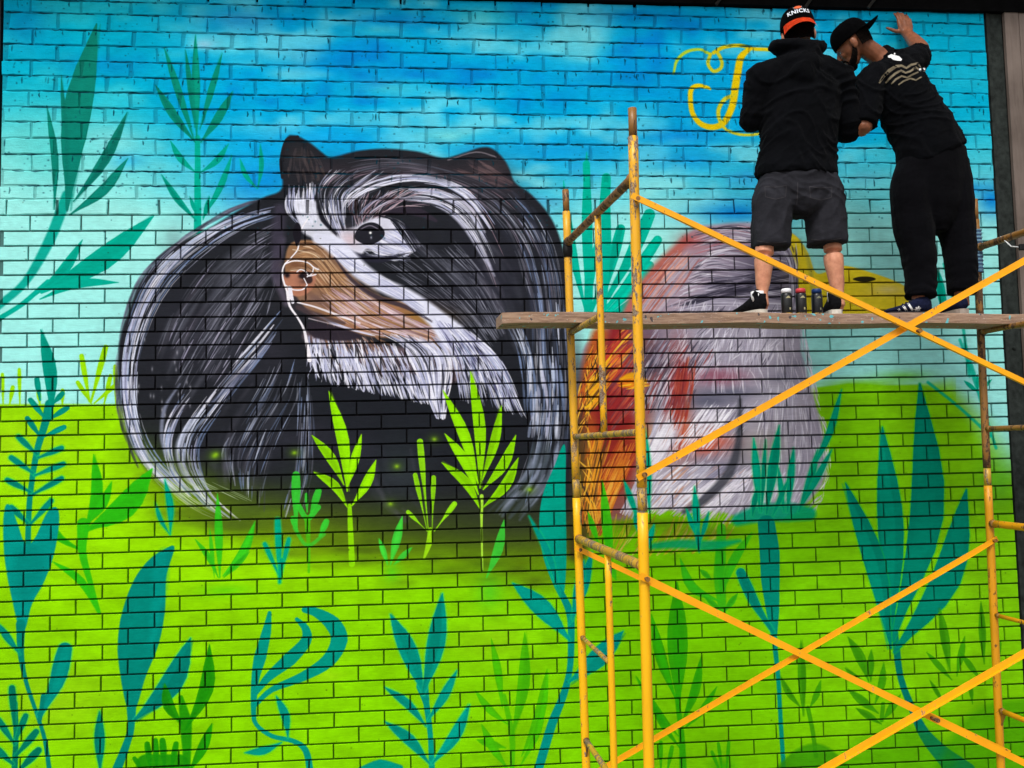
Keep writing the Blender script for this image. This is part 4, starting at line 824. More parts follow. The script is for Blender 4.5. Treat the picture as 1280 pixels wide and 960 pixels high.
def frame(nb, fb, style):
    near = nb is NL
    for b, top, isn in ((nb, z_top, True), (fb, z_top, False)):
        mu, ml = style[0 if isn else 1]
        tube('post', lean(b, zj+.10), lean(b, z_topn-.03), R0, mu)
        tube('post', lean(b, .07), lean(b, zj-.002), R0*1.04, ml)
        tube('coupling_sleeve', lean(b, zj+.002), lean(b, zj+.098), R0*.94, bare_old)
        tube('spigot', lean(b, z_topn-.028), lean(b, z_top+.012), R0*.86, rusty)
        bm = bmesh.new(); q = lean(b, .035); loft(bm, [q-Vector((0, 0, .033)), q+Vector((0, 0, .034))], .018, 10); to_obj('jack_screw', bm, rusty, scaffold)
        bm = bmesh.new(); box(bm, (q.x, q.y, .006), (.14, .14, .010)); to_obj('base_plate', bm, rusty, scaffold)
    def rung(t0, t1, z, r, m, nm='rung'):
        a = (nb*(1-t0)+fb*t0); c = (nb*(1-t1)+fb*t1)
        tube(nm, lean(a, z), lean(c, z), r, m)
        for q, dd in ((lean(a, z), lean(c, z)), (lean(c, z), lean(a, z))):
            d = (dd-q).normalized(); bm = bmesh.new(); loft(bm, [q+d*.012, q+d*.024, q+d*.032], [r*1.22, r*1.18, r*1.0], 12); to_obj('weld_bead', bm, rusty, scaffold, True)
    s = style
    rung(0.012, .988, zr['a'], .021, s[2]); rung(TM, .985, zr['b'], .016, s[3]); rung(.012, .985, zr['c'], .015, s[3]); rung(.012, .985, zr['d'], .021, s[4]); rung(TM, .985, zr['e'], .012, s[4]); rung(TM*.99, .985, zr['f'], .015, s[4]); rung(.012, .985, .32, .016, s[4])
    mb = nb*(1-TM)+fb*TM
    tube('middle_post', lean(mb, zr['c']+.012), lean(mb, zr['a']-.016), .0165, s[5]); tube('middle_post', lean(mb, .33), lean(mb, zr['d']-.018), .0165, s[6])
    # gusset plates in the corners
    for z, bb, sg in ((zr['f'], fb, -1), (zr['c'], nb, 1)):
        q = lean(bb, z); d = (nb-fb).normalized()*(1 if bb is fb else -1); bm = bmesh.new()
        vs = [q+d*.02, q+d*.07, q+d*.02-Vector((0, 0, .09))]
        for off in (-.003, .003): pass
        a_ = [bm.verts.new(v+E1*.003) for v in vs]; b_ = [bm.verts.new(v-E1*.003) for v in vs]
        bm.faces.new(a_); bm.faces.new(b_[::-1])
        for i in range(3): bm.faces.new((a_[i], b_[i], b_[(i+1) % 3], a_[(i+1) % 3]))
        to_obj('gusset', bm, rusty if sg < 0 else bare_old, scaffold)
frame(NL, FL, ((yel_worn, yel_clean), (painted_steel('patchy_yellow_scaffold_tube', (238, 176, 30), .42, under=(176, 156, 120), rust=(120, 72, 30), seed=15), yel_clean), rusty, bare_old, bare_old, yel_worn, yel_clean))
frame(NR, FR, ((dull_yel, dull_yel), (rusty, dull_yel), rusty, rusty, dull_yel, dull_yel, dull_yel))
def pin(p, parent=None):
    bm = bmesh.new(); loft(bm, [p+E2*.012, p-E2*.030], .008, 8); loft(bm, [p-E2*.024, p-E2*.032], .010, 8); to_obj('pin', bm, rusty, scaffold)
def brace(a, b, m, out=.030, wd=.028):
    """an angle bar with flattened ends"""
    a = a-E2*out; b = b-E2*out; d = (b-a).normalized(); n = d.cross(E2).normalized()
    if n.z > 0: n = -n
    bm = bmesh.new(); L = (b-a).length; a0 = a-d*.03; b0 = b+d*.03
    k = 14; prof = [(0.5, 0), (-.5, 0), (-.5, .55), (-.39, .55), (-.39, .12), (.5, .12)]; rings = []
    for i in range(k+1):
        p = a0+(b0-a0)*i/k; f = min(1, (L*i/k)/.05, (L*(k-i)/k)/.05) if 0 < i < k else .25
        rings.append([bm.verts.new(p+n*(-u*wd)-E2*(v*wd*f)) for u, v in prof])
    for r0, r1 in zip(rings, rings[1:]):
        for q in range(6): bm.faces.new((r0[q], r0[(q+1) % 6], r1[(q+1) % 6], r1[q]))
    bm.faces.new(rings[0][::-1]); bm.faces.new(rings[-1]); to_obj('brace', bm, m, scaffold)
def cross(nb, fb, z1, z2, z3, z4, m, m2, o1=.026, o2=.048):
    A1, A2, B1, B2 = lean(nb, z1), lean(nb, z2), lean(fb, z3), lean(fb, z4)
    brace(A1, B2, m, o1 if m is not None else 0); brace(A2, B1, m2, o2)
    for p in (A1, A2, B1, B2): pin(p-E2*.02)
    c = (A1+B2)/2; pin(c-E2*.045)
cross(NL, NR, zat(NL, 793, 252), zat(NL, 803, 593), zat(NR, 1440, 236), zat(NR, 1455, 568), brace_y, brace_m, .050, .026)
cross(NL, NR, zat(NL, 808, 722), zat(NL, 813, 1075), zat(NR, 1462, 700), zat(NR, 1480, 1055), brace_m, brace_y, .026, .050)
cross(FL, FR, zat(FL, 725, 686), zat(FL, 735, 969), zat(FR, 1240, 675), zat(FR, 1252, 935), brace_m, brace_m, .048, .026)
# black tape round the far left post, blue ribbed sleeve on the far right one
_q = lean(FL, zat(FL, 713, 312)); bm = bmesh.new(); loft(bm, [_q-Vector((0, 0, .045)), _q, _q+Vector((0, 0, .05))], [.025, .028, .024], 12); to_obj('tape_wrap', bm, blacktape, scaffold, True)
_q = lean(FR, 0); z0, z1 = zat(FR, 1230, 341), zat(FR, 1229, 288); bm = bmesh.new(); pts, rr = [], []
for i in range(45): pts.append(Vector(lean(FR, z0+(z1-z0)*i/44))-E1*.004); rr.append(.034+.0035*math.cos(i/44*2*math.pi*11))
def rib_mat():
    m = Mat('blue_striped_foam', .8, .2); v = m.coord((0, 0, 1), world=True); q = m.add('ShaderNodeTexWave'); q.wave_type = 'BANDS'; q.bands_direction = 'Z'; q.inputs['Scale'].default_value = 14.5; q.inputs['Distortion'].default_value = .4; m.link(v, q.inputs[0])
    m.base(m.ramp(q.outputs['Fac'], [(.3, lin((58, 84, 116))), (.7, lin((112, 150, 172)))])); return m.m
loft(bm, pts, rr, 16); to_obj('ribbed_sleeve', bm, rib_mat(), scaffold, True)
_a = lean(FR, zat(FR, 1240, 290))
white_m = plain('white_plastic', (220, 222, 222), .5, .05); 
wire = bmesh.new(); w0 = on(1251, 296, FR, E2); w1 = on(1264, 308, FR, E2); w2 = on(1275, 309, FR, E2); loft(wire, [w0, w1, w2], .0035, 6); to_obj('white_cord', wire, white_m, scaffold)
bm = bmesh.new(); box(bm, w2+Vector((.02, 0, .0)), (.05, .02, .035), bev=.004); to_obj('cord_clip', bm, blacktape, scaffold)

# ---------------------------------------------------------------- plank
def wood():
    m = Mat('weathered_pine', .85, .2); g = m.coord((1.2, 22, 22), world=True); a = m.noise(4, g, 6, .7); b = m.noise(3.2, m.coord(world=True), 5); s = m.noise(60, m.coord((1, 3, 3), world=True), 3)
    c = m.ramp(a, [(.25, lin((96, 74, 58))), (.5, lin((156, 126, 104))), (.75, lin((196, 166, 140)))])
    c = m.mix(m.ramp(b, [(.4, W4(0)), (.7, W4(.6))]), c, lin((136, 116, 112))); c = m.mix(m.ramp(s, [(.66, W4(0)), (.72, W4(.8))]), c, lin((225, 215, 205)))
    sp1 = m.noise(34, m.coord(world=True), 1, .3); sp2 = m.noise(27, m.coord((1.1, 1, 1), world=True), 1, .3)
    c = m.mix(m.ramp(sp1, [(.70, W4(0)), (.715, W4(.85))]), c, lin((92, 190, 200))); c = m.mix(m.ramp(sp2, [(.715, W4(0)), (.73, W4(.85))]), c, lin((60, 58, 66)))
    m.base(c); m.bump(a, .5, .004); return m.m
plank_top = zr['b']+.016+.0575
PW = .235
pa = on(628, 405, FL-E2*.27, E1); PB = FL-E2*.27
s0 = (Vector((pa.x, pa.y, 0))-PB).dot(E1); s1 = WID+.55
bm = bmesh.new(); n = 26; rings = []
for i in range(n+1):
    s = s0+(s1-s0)*i/n; q = PB+E1*s; dz = .004*math.sin(i*.8)+rnd.uniform(-.0012, .0012); w0_ = rnd.uniform(-.002, .002)
    if i == 0: w0_ += .006
    pr_ = [(0+w0_, 0), (w0_, .052), (.006, .0565), (PW-.006, .0565), (PW, .05), (PW, .004), (PW-.005, 0), (.006, -.0)]
    rings.append([bm.verts.new(q+E2*u+Vector((0, 0, plank_top-.0575+v+dz))) for u, v in pr_])
for r0, r1 in zip(rings, rings[1:]):
    for q in range(8): bm.faces.new((r0[q], r0[(q+1) % 8], r1[(q+1) % 8], r1[q]))
bm.faces.new(rings[0][::-1]); bm.faces.new(rings[-1])
plank = to_obj('plank', bm, wood(), origin=tuple(PB+Vector((0, 0, plank_top-.05)))); tag(plank, 'long weathered wooden plank laid across the scaffold under the two men', 'plank')
for k, (px, py) in enumerate(()): pass
def deck(px, depth):
    """point on the plank top, `depth` metres back from its front edge, at the traced column"""
    q = on(px, 395, PB+E2*depth, E1); return Vector((q.x, q.y, plank_top))

# ---------------------------------------------------------------- spray cans
def can(px, dep, capc, bodyc, label):
    q = deck(px, dep); t = thing('spray_can', label, 'spray can', tuple(q), 'spray paint cans on the plank')
    r = .0300; H = .105
    bm = bmesh.new(); zz = [(0, r*.94), (.004, r), (H, r), (H+.004, r*.96), (H+.012, r*.8)]
    loft(bm, [q+Vector((0, 0, z)) for z, _ in zz], [v for _, v in zz], 24); to_obj('can_body', bm, plain('can_'+label.split()[0]+'_lacquer', bodyc, .3, .1, spec=.5), t, True)
    bm = bmesh.new(); zz = [(H+.0125, r*.93), (H+.030, r*.9), (H+.036, r*.78), (H+.038, r*.4)]
    loft(bm, [q+Vector((0, 0, z)) for z, _ in zz], [v for _, v in zz], 24); to_obj('cap', bm, plain('cap_'+label.split()[0], capc, .4, .05), t, True)
    bm = bmesh.new(); loft(bm, [q+Vector((0, 0, .0015)), q+Vector((0, 0, .005))], r*1.03, 24); to_obj('rim', bm, bare_old, t)
    # small printed marks: a pale peaked leaf and a tiny block
    pm = plain('can_print_'+label.split()[0], (168, 160, 120) if capc[0] > 100 else (120, 120, 96), .5, .05); bm = bmesh.new()
    def on_can(a, z): return q+Vector((math.sin(a)*r*1.012, -math.cos(a)*r*1.012, z))
    N = 8; lo = [bm.verts.new(on_can(-.55+1.1*i/N, .086)) for i in range(N+1)]; hi = [bm.verts.new(on_can(-.55+1.1*i/N, .0865+.012*math.sin(math.pi*i/N)**2)) for i in range(N+1)]
    for i in range(N): bm.faces.new((lo[i], lo[i+1], hi[i+1], hi[i]))
    to_obj('label_print', bm, pm, t); bm = bmesh.new()
    vs = [bm.verts.new(on_can(a, z)) for a, z in ((.1, .022), (.4, .022), (.4, .034), (.1, .034))]; bm.faces.new(vs); to_obj('label_block', bm, pm, t)
can(984, .060, (235, 236, 240), (20, 21, 22), 'white-capped black spray paint can, leftmost of three between the feet')
can(1002, .052, (196, 60, 66), (22, 21, 22), 'red-capped black spray paint can in the middle of three')
can(1022, .062, (24, 52, 104), (16, 18, 24), 'blue-capped dark spray paint can beside the right black sneaker')
# ---------------------------------------------------------------- the two painters
skin_m = Mat('tanned_skin', .55, .35); _v = skin_m.coord(); skin_m.b.inputs['Subsurface Weight'].default_value = .05
skin_m.base(skin_m.ramp(skin_m.noise(26, _v, 4), [(.3, lin((186, 122, 94))), (.7, lin((220, 156, 124)))])); skin_m.bump(skin_m.noise(160, _v, 3), .15, .003); skin_a = skin_m.m
skin_m = Mat('brown_skin', .5, .35); _v = skin_m.coord(); skin_m.b.inputs['Subsurface Weight'].default_value = .05
skin_m.base(skin_m.ramp(skin_m.noise(26, _v, 4), [(.3, lin((112, 66, 44))), (.7, lin((146, 90, 62)))])); skin_m.bump(skin_m.noise(160, _v, 3), .15, .003); skin_b = skin_m.m
black_fleece = cloth('black_fleece', (9, 10, 13), 7, .55); black_cotton = cloth('black_cotton', (8, 9, 12), 7, .6); short_cloth = cloth('charcoal_twill', (40, 40, 45), 9, .6); trouser_cloth = cloth('black_jersey', (9, 9, 12), 8, .6)
cap_black = cloth('black_cap_twill', (10, 10, 12), 40, .2); hair_m = cloth('dark_hair', (20, 14, 11), 120, .8)
white_rubber = plain('off_white_rubber', (205, 198, 186), .7, .1, 60); shoe_black = cloth('black_suede', (19, 19, 21), 60, .3); shoe_navy = cloth('navy_suede', (24, 28, 50), 60, .3); white_print = plain('white_print', (222, 222, 222), .6, .05); sock_w = plain('white_sock', (225, 225, 225), .9, .05)
eye_white = plain('eye_white', (225, 220, 212), .25, .03); eye_dark = plain('dark_iris', (28, 18, 12), .2, .1)

def folds(amp, fy=1.0, fz=1.0, seed=0.0, floor=None):
    def f(c):
        w1 = noise.noise(Vector((c.x*3+seed, c.y*3, c.z*3)))*1.2; v = noise.noise(Vector((c.x*4*fy+seed+w1, c.y*4, c.z*13*fz+c.x*3+w1*3))); v2 = noise.noise(Vector((c.x*9+seed, c.y*9, c.z*22*fz-c.x*8)))
        return amp*(1.5*(1-min(1, abs(v)*3.5))**2+.6*(1-min(1, abs(v2)*3))**2-.5)
    return f
def tubef(bm, pts, rad, n=12, up=Vector((0, 0, 1)), k=3):
    loft(bm, pts, rad, n, True, up, 2.0, k)
    P = [Vector(p) for p in pts]; R = rad if isinstance(rad, list) else [rad]*len(P)
    for p, r in ((P[0], R[0]), (P[-1], R[-1])):
        r = r if isinstance(r, tuple) else (r, r); blob(bm, p, min(r)*.98, seg=10)
def hand(bm, wrist, out, palm_n, thumb_side, curl=(.3, .35, .4, .45), size=1.0, spread=.10, thumb=(.75, .25)):
    """palm and five bent fingers; `out` = towards the fingertips, palm_n = the way the palm faces"""
    o = Vector(out).normalized(); nrm = Vector(palm_n); nrm = (nrm-o*nrm.dot(o)).normalized(); s = o.cross(nrm).normalized()*thumb_side
    w = Vector(wrist); S = size
    for i in range(5):                                      # palm: side by side wedges
        f = (i-2)/2.0; loft(bm, [w+s*(f*.020*S), w+o*.045*S+s*(f*.030*S), w+o*.092*S+s*(f*.033*S)], [(.013*S, .012*S), (.014*S, .014*S), (.011*S, .011*S)], 8)
    blob(bm, w+o*.035*S+s*.022*S+nrm*.008*S, (.020*S, .020*S, .020*S), seg=10)
    for i, (L, r) in enumerate(((.072, .0088), (.080, .0090), (.074, .0086), (.058, .0076))):
        f = (1.5-i)/1.5; base = w+o*.086*S+s*(f*.031*S)*.95; d = (o+s*f*spread).normalized(); c = curl[i]; pts = [base-d*.012*S]; p = base.copy(); ang = 0
        pts.append(p.copy())
        for seg in (.45, .31, .24):
            ang += c; dd = d*math.cos(ang)+nrm*math.sin(ang); p = p+dd*L*seg*S; pts.append(p.copy())
        loft(bm, pts, [r*1.06*S, r*1.05*S, r*S, r*.94*S, r*.72*S], 8); blob(bm, pts[-1], r*.70*S, seg=8)
    a, b = thumb; d = (o*math.cos(a)+s*math.sin(a)+nrm*b).normalized(); p0 = w+o*.022*S+s*.020*S+nrm*.006*S; p1 = p0+d*.040*S; d2 = (d*.9+o*.35).normalized(); p2 = p1+d2*.030*S; p3 = p2+d2*.024*S
    loft(bm, [p0, p1, p2, p3], [.0125*S, .0112*S, .0098*S, .007*S], 8); blob(bm, p3, .0068*S, seg=8)
def head(bm, c, fwd, up, S=1.0):
    """skull, jaw, brow, nose, lips, ears and neck root as one union; returns a local->world map"""
    f = Vector(fwd).normalized(); u = Vector(up); u = (u-f*u.dot(f)).normalized(); s = f.cross(u); c = Vector(c)
    rot = Matrix((s, f, u)).transposed()
    W = lambda x, y, z: c+(s*x+f*y+u*z)*S
    def bl(x, y, z, rx, ry, rz, g=12): blob(bm, W(x, y, z), (rx*S, ry*S, rz*S), rot, g)
    bl(0, -.012, .035, .076, .092, .082, 18); bl(0, .030, .0, .066, .062, .080, 16); bl(0, .048, -.055, .048, .045, .048, 14); bl(0, .070, -.078, .024, .022, .022)
    bl(.0, .075, .020, .045, .020, .014); bl(.030, .072, -.018, .022, .018, .020); bl(-.030, .072, -.018, .022, .018, .020)
    loft(bm, [W(0, .082, .018), W(0, .100, -.008), W(0, .108, -.024)], [.009*S, .012*S, .015*S], 8); bl(.012, .098, -.028, .009, .010, .007, 8); bl(-.012, .098, -.028, .009, .010, .007, 8)
    bl(0, .090, -.050, .024, .010, .006, 10); bl(0, .087, -.061, .021, .010, .007, 10)
    for q in (-1, 1):
        bl(q*.079, -.004, -.004, .010, .020, .031, 10); bl(q*.078, .002, -.026, .008, .011, .012, 8)
    return W, rot, f, u, s
def eyes(W, rot, S, parent):
    for q in (-1, 1):
        bm = bmesh.new(); blob(bm, W(q*.031, .070, .0), .0125*S, seg=12); e = to_obj('eye', bm, eye_white, parent, True)
        bm = bmesh.new(); blob(bm, W(q*.031, .0795, .0), (.0062*S, .0042*S, .0062*S), rot, 8); to_obj('iris', bm, eye_dark, parent, True)
def dome(bm, W, a0, seg=24, rings=9, rx=.088, ry=.106, rz=.098, cy=-.008, cz=.032, S=1):
    """cap crown with a flat-topped profile, open below"""
    R = []
    for j in range(rings+1):
        t = math.pi/2*(j/rings); rr = math.cos(t)**.62; z = math.sin(t)
        R.append([bm.verts.new(W(rx*rr*math.sin(2*math.pi*k/seg), cy+ry*rr*math.cos(2*math.pi*k/seg), cz+a0+(rz)*z)) for k in range(seg)] if j < rings else [bm.verts.new(W(0, cy, cz+a0+rz))])
    for a, b in zip(R, R[1:]):
        for k in range(seg):
            if len(b) == 1: bm.faces.new((a[k], a[(k+1) % seg], b[0]))
            else: bm.faces.new((a[k], a[(k+1) % seg], b[(k+1) % seg], b[k]))
    lo = [bm.verts.new(v.co-(W(0, 0, 1)-W(0, 0, 0)).normalized()*.012) for v in R[0]]
    for k in range(seg): bm.faces.new((R[0][k], lo[k], lo[(k+1) % seg], R[0][(k+1) % seg]))
def cap(parent, W, rot, a0, brim_dir, brim_mat, brim_len, droop, S=1, under=None):
    """brim_dir = +1 over the face, -1 at the back of the head"""
    bm = bmesh.new(); dome(bm, W, a0); bmesh.ops.solidify(bm, geom=bm.faces, thickness=-.002); c = to_obj('cap', bm, cap_black, parent, True)
    bm = bmesh.new(); blob(bm, W(0, -.008, .032+a0+.099), .007, seg=8); to_obj('cap_button', bm, brim_mat if brim_dir < 0 and brim_len > .06 and under else cap_black, c, True)
    bm = bmesh.new(); N = 14; top, bot = [], []
    for i in range(N+1):
        a = (-1+2*i/N)*1.12; x0 = .086*math.sin(a); y0 = .104*math.cos(a)*brim_dir-.008
        for j in range(5):
            f = j/4; ext = brim_len*math.cos(a*.80)**.8*f if abs(a) < 1.95 else 0
            x = x0*(1+.10*f); y = y0+brim_dir*ext; z = .030+a0-droop*f-.016*(x/.09)**2*f
            top.append(bm.verts.new(W(x, y, z)))
    for i in range(N):
        for j in range(4): q = i*5+j; bm.faces.new((top[q], top[q+1], top[q+6], top[q+5]))
    bmesh.ops.solidify(bm, geom=bm.faces, thickness=.0035); to_obj('brim', bm, brim_mat, c, True)
    return c
def shoe(parent, heel, direction, L, upper, sole, high=.10, tilt=0.0, soleh=.024, name='shoe', laces=True):
    d = Vector(direction); d.z = 0; d.normalize(); s = Vector((d.y, -d.x, 0)); h = Vector(heel)
    prof = [(.0, .024, high*.85), (.025, .034, high), (.07, .038, high*.98), (.11, .040, high*.82), (.15, .044, high*.66), (.19, .048, high*.54), (.235, .047, high*.44), (.27, .036, high*.36), (.288, .018, high*.26)]
    k = L/.288; bm = bmesh.new(); R = []
    for x, w, z in prof:
        ring = []
        for i in range(16):
            a = 2*math.pi*i/16; ca, sa = math.cos(a), math.sin(a)
            px = w*math.copysign(abs(ca)**.8, ca); pz = soleh+(z-soleh)*(.5+.5*math.copysign(abs(sa)**.75, sa))*1.0; px *= 1-.25*max(0, sa)**2
            ring.append(bm.verts.new(h+d*x*k+s*px+Vector((0, 0, pz))))
        R.append(ring)
    for a, b in zip(R, R[1:]):
        for i in range(16): bm.faces.new((a[i], a[(i+1) % 16], b[(i+1) % 16], b[i]))
    bm.faces.new(R[0][::-1]); bm.faces.new(R[-1]); o = to_obj(name, bm, upper, parent, True)
    bm = bmesh.new(); lo, hi = [], []
    pts = [(x*k, w*1.09) for x, w, _ in prof]; outl = [(x, w) for x, w in pts]+[(L+.006, 0)]+[(x, -w) for x, w in pts[::-1]]+[(-.006, 0)]
    for x, w in outl: lo.append(bm.verts.new(h+d*x+s*w*.96)); hi.append(bm.verts.new(h+d*x+s*w+Vector((0, 0, soleh))))
    n = len(lo)
    for i in range(n): bm.faces.new((lo[i], lo[(i+1) % n], hi[(i+1) % n], hi[i]))
    bm.faces.new(lo[::-1]); bm.faces.new(hi); so = to_obj('sole', bm, sole, o)
    if laces:
        bm = bmesh.new()
        for i in range(4):
            x = (.10+.022*i)*k; z = high*(.80-.085*i)+.004; loft(bm, [h+d*x-s*.022+Vector((0, 0, z-.004)), h+d*(x+.006)+Vector((0, 0, z+.004)), h+d*x+s*.022+Vector((0, 0, z-.004))], .003, 6)
        so2 = to_obj('laces', bm, sole if upper is shoe_navy else upper, o); so2['kind'] = 'stuff'
    return o
def bvh(o):
    me = o.data; off = o.matrix_world if False else None
    q, t = o, Vector((0, 0, 0))
    while q is not None: t += q.location; q = q.parent
    return BVHTree.FromPolygons([v.co+t for v in me.vertices], [tuple(p.vertices) for p in me.polygons])
def decal(name, strips, tree, mat, parent, lift=.0025):
    """printed strokes laid on a garment: each strip is a list of traced (x, y, half width) points, set onto the cloth"""
    cam0 = Vector((0, 0, LENS_H)); bm = bmesh.new()
    for st in strips:
        st = [(a, b, c) for a, b, c in st]; P = []
        for (x0, y0, w0), (x1, y1, w1) in zip(st, st[1:]):
            n = max(1, int(math.hypot(x1-x0, y1-y0)/2.0))
            for i in range(n): t = i/n; P.append((x0+(x1-x0)*t, y0+(y1-y0)*t, w0+(w1-w0)*t))
        P.append(st[-1]); prev = None
        for i, (x, y, w) in enumerate(P):
            a = P[max(0, i-1)]; b = P[min(len(P)-1, i+1)]; dx, dy = b[0]-a[0], b[1]-a[1]; L = math.hypot(dx, dy) or 1; nx, ny = -dy/L, dx/L; cur = []
            for sg in (-1, 1):
                d = ray(x+nx*w*sg, y+ny*w*sg); hit, nr, _, _ = tree.ray_cast(cam0, d)
                cur.append(bm.verts.new(hit-d*lift) if hit is not None else None)
            if prev and all(cur) and all(prev) and (cur[0].co-prev[0].co).length < .06: bm.faces.new((prev[0], prev[1], cur[1], cur[0]))
            prev = cur
    for v in [v for v in bm.verts if not v.link_faces]: bm.verts.remove(v)
    return to_obj(name, bm, mat, parent)

# ---- painter in a black hoodie and shorts, seen from behind
pl = lambda dep: (PB+E2*dep)
def pw(px, py, dep):
    """traced point on the vertical plane parallel to the plank, dep metres behind its front edge"""
    return on(px, py, PB+E2*dep, E1)
A0 = .13
fl, fr_ = deck(948, .05), deck(1047, .05)
man = thing('person', 'man in black hoodie, charcoal shorts and black cap with orange brim, back turned', 'person', tuple((fl+fr_)/2))
bm = bmesh.new()
hc = pw(998, 44, A0+.03)
HW, HR, hf, hu, hs_ = head(bm, hc, E2*1.0+E1*.34+Vector((0, 0, -.06)), Vector((0, 0, 1))+E1*-.11, 1.10)
neck0 = pw(1000, 92, A0-.01); loft(bm, [neck0, pw(999, 68, A0+.0), hc+Vector((0, 0, -.02))], [.066, .058, .056], 14)
def arm(bm, sh, el, wr, r=(.052, .042, .036, .027)):
    loft(bm, [sh, sh+(el-sh)*.5, el, el+(wr-el)*.35, wr], [r[0], r[0]*.92, r[1], r[1]*.98, r[3]], 12, smooth_rings=3); blob(bm, el, r[1]*1.0, seg=10); blob(bm, sh, r[0], seg=10); blob(bm, wr, r[3], seg=10)
shl, shr = pw(952, 96, A0), pw(1050, 98, A0); ell, elr = pw(939, 150, A0+.05), pw(1060, 164, A0+.06); wrl, wrr = pw(968, 128, A0+.33), pw(1028, 140, A0+.33)
arm(bm, shl, ell, wrl); arm(bm, shr, elr, wrr)
hand(bm, wrl, (wrl-ell)*.4+E1*.03+Vector((0, 0, .04)), Vector((0, 0, -1))+E1*.5, -1, (.5, .55, .6, .6), .98); hand(bm, wrr, (wrr-elr)*.4-E1*.05, -E1, 1, (.6, .65, .7, .7), .98)
loft(bm, [pw(1000, 92, A0), pw(999, 120, A0), pw(998, 170, A0), pw(998, 215, A0), pw(998, 262, A0)], [(.17, .08), (.18, .105), (.15, .10), (.16, .11), (.14, .10)], 16, up=E2, smooth_rings=3)
for hip, knee, calf, ank, foot in (((974, 245), (956, 296), (955, 324), (953, 366), fl), ((1022, 245), (1040, 298), (1042, 326), (1048, 368), fr_)):
    K = [pw(*hip, A0), pw(*knee, A0-.02), pw(*calf, A0-.045), pw(ank[0], ank[1], A0-.05)]; an_ = Vector((K[3].x, K[3].y, foot.z+.05))
    loft(bm, [K[0], (K[0]+K[1])/2, K[1], K[1]*.62+K[2]*.38, K[2], K[2]*.4+K[3]*.6, K[3], an_], [.085, .076, .050, .050, (.054, .056), (.042, .043), .030, .034], 14, smooth_rings=3)
    loft(bm, [an_, an_+E2*.09-Vector((0, 0, .02))], [.034, .028], 10)
body = to_obj('body', fuse(bm, .0062, 2), skin_a, man, True)
eyes(HW, HR, 1.10, man)
bm = bmesh.new(); R_ = []
for j in range(5):                                          # short hair below the cap, at the back and sides
    z = .030-.022*j; R_.append([bm.verts.new(HW(.081*(1-.03*j)*math.sin(a), -.012-.094*(1-.05*j)*math.cos(a), z)) for a in [(-1.5+3.0*i/16) for i in range(17)]])
for a, b in zip(R_, R_[1:]):
    for i in range(16): bm.faces.new((a[i], a[i+1], b[i+1], b[i]))
bmesh.ops.solidify(bm, geom=bm.faces, thickness=.006); to_obj('hair', bm, hair_m, man, True)
orange = cloth('orange_brim_cloth', (226, 74, 36), 60, .1)
cp_ = cap(man, HW, HR, .008, -1, orange, .052, .050, under=True)
# emblem and letters on the panel that faces us
CAPC = HW(0, -.008, .036)
def on_cap(x, z):
    """a point on the crown's rear panel: x sideways, z up from the crown's rim"""
    t = math.asin(min(.98, z/.098)); rr = math.cos(t)**.62; a = x/(.097*max(rr, .25)); return HW(-.0895*rr*math.sin(a), -.008-.1078*rr*math.cos(a), .036+z)
def cap_text(txt, size, z, mat):
    cu = bpy.data.curves.new('t', 'FONT'); cu.body = txt; cu.size = size; cu.align_x = 'CENTER'; cu.offset = .0011; cu.space_character = 1.12; cu.resolution_u = 3
    o = bpy.data.objects.new('t', cu); C.collection.objects.link(o); dg = bpy.context.evaluated_depsgraph_get(); me = bpy.data.meshes.new_from_object(o.evaluated_get(dg)); bpy.data.objects.remove(o)
    b = bmesh.new(); b.from_mesh(me); bmesh.ops.triangulate(b, faces=b.faces); bmesh.ops.subdivide_edges(b, edges=[e for e in b.edges if e.calc_length() > .012], cuts=1)
    for v in b.verts: v.co = on_cap(-v.co.x, v.co.y+z)
    return to_obj('cap_lettering', b, mat, cp_)
cap_text('KNICKS', .0345, .030, plain('white_thread', (216, 222, 232), .7, .05))
def cap_patch(name, pts, mat, lift=1.0):
    b = bmesh.new(); c = b.verts.new(on_cap(sum(p[0] for p in pts)/len(pts), sum(p[1] for p in pts)/len(pts))); vs = [b.verts.new(on_cap(*p)) for p in pts]
    for i in range(len(vs)): b.faces.new((c, vs[i], vs[(i+1) % len(vs)]))
    for v in b.verts: v.co += (v.co-HW(0, 0, .03)).normalized()*.0015*lift
    return to_obj(name, b, mat, cp_)
org2 = plain('orange_thread', (222, 92, 44), .7, .08); gry2 = plain('grey_thread', (140, 138, 142), .7, .08)
cap_patch('emblem_ball', [(.024*math.cos(a)+.0, .071+.016*math.sin(a)) for a in [math.pi*2*i/16 for i in range(16)]], gry2)
cap_patch('emblem_ball', [(.020*math.cos(a), .066+.010*math.sin(a)) for a in [math.pi*2*i/16 for i in range(16)]], org2, 1.8)
# hoodie
bm = bmesh.new()
loft(bm, [pw(1000, 76, A0), pw(1000, 90, A0), pw(1000, 112, A0), pw(1000, 150, A0), pw(998, 190, A0), pw(997, 216, A0-.005), pw(997, 222, A0-.005)], [(.13, .085), (.215, .105), (.240, .135), (.232, .14), (.226, .145), (.242, .155), (.240, .152)], 20, up=E2, smooth_rings=3)
for sh, el, wr in ((shl, ell, wrl), (shr, elr, wrr)):
    loft(bm, [sh+Vector((0, 0, .01)), sh+(el-sh)*.5, el, el+(wr-el)*.5, el+(wr-el)*.93], [.085, .078, .074, .066, .050], 14, smooth_rings=3); blob(bm, sh, .084, seg=12); blob(bm, el, .074, seg=12)
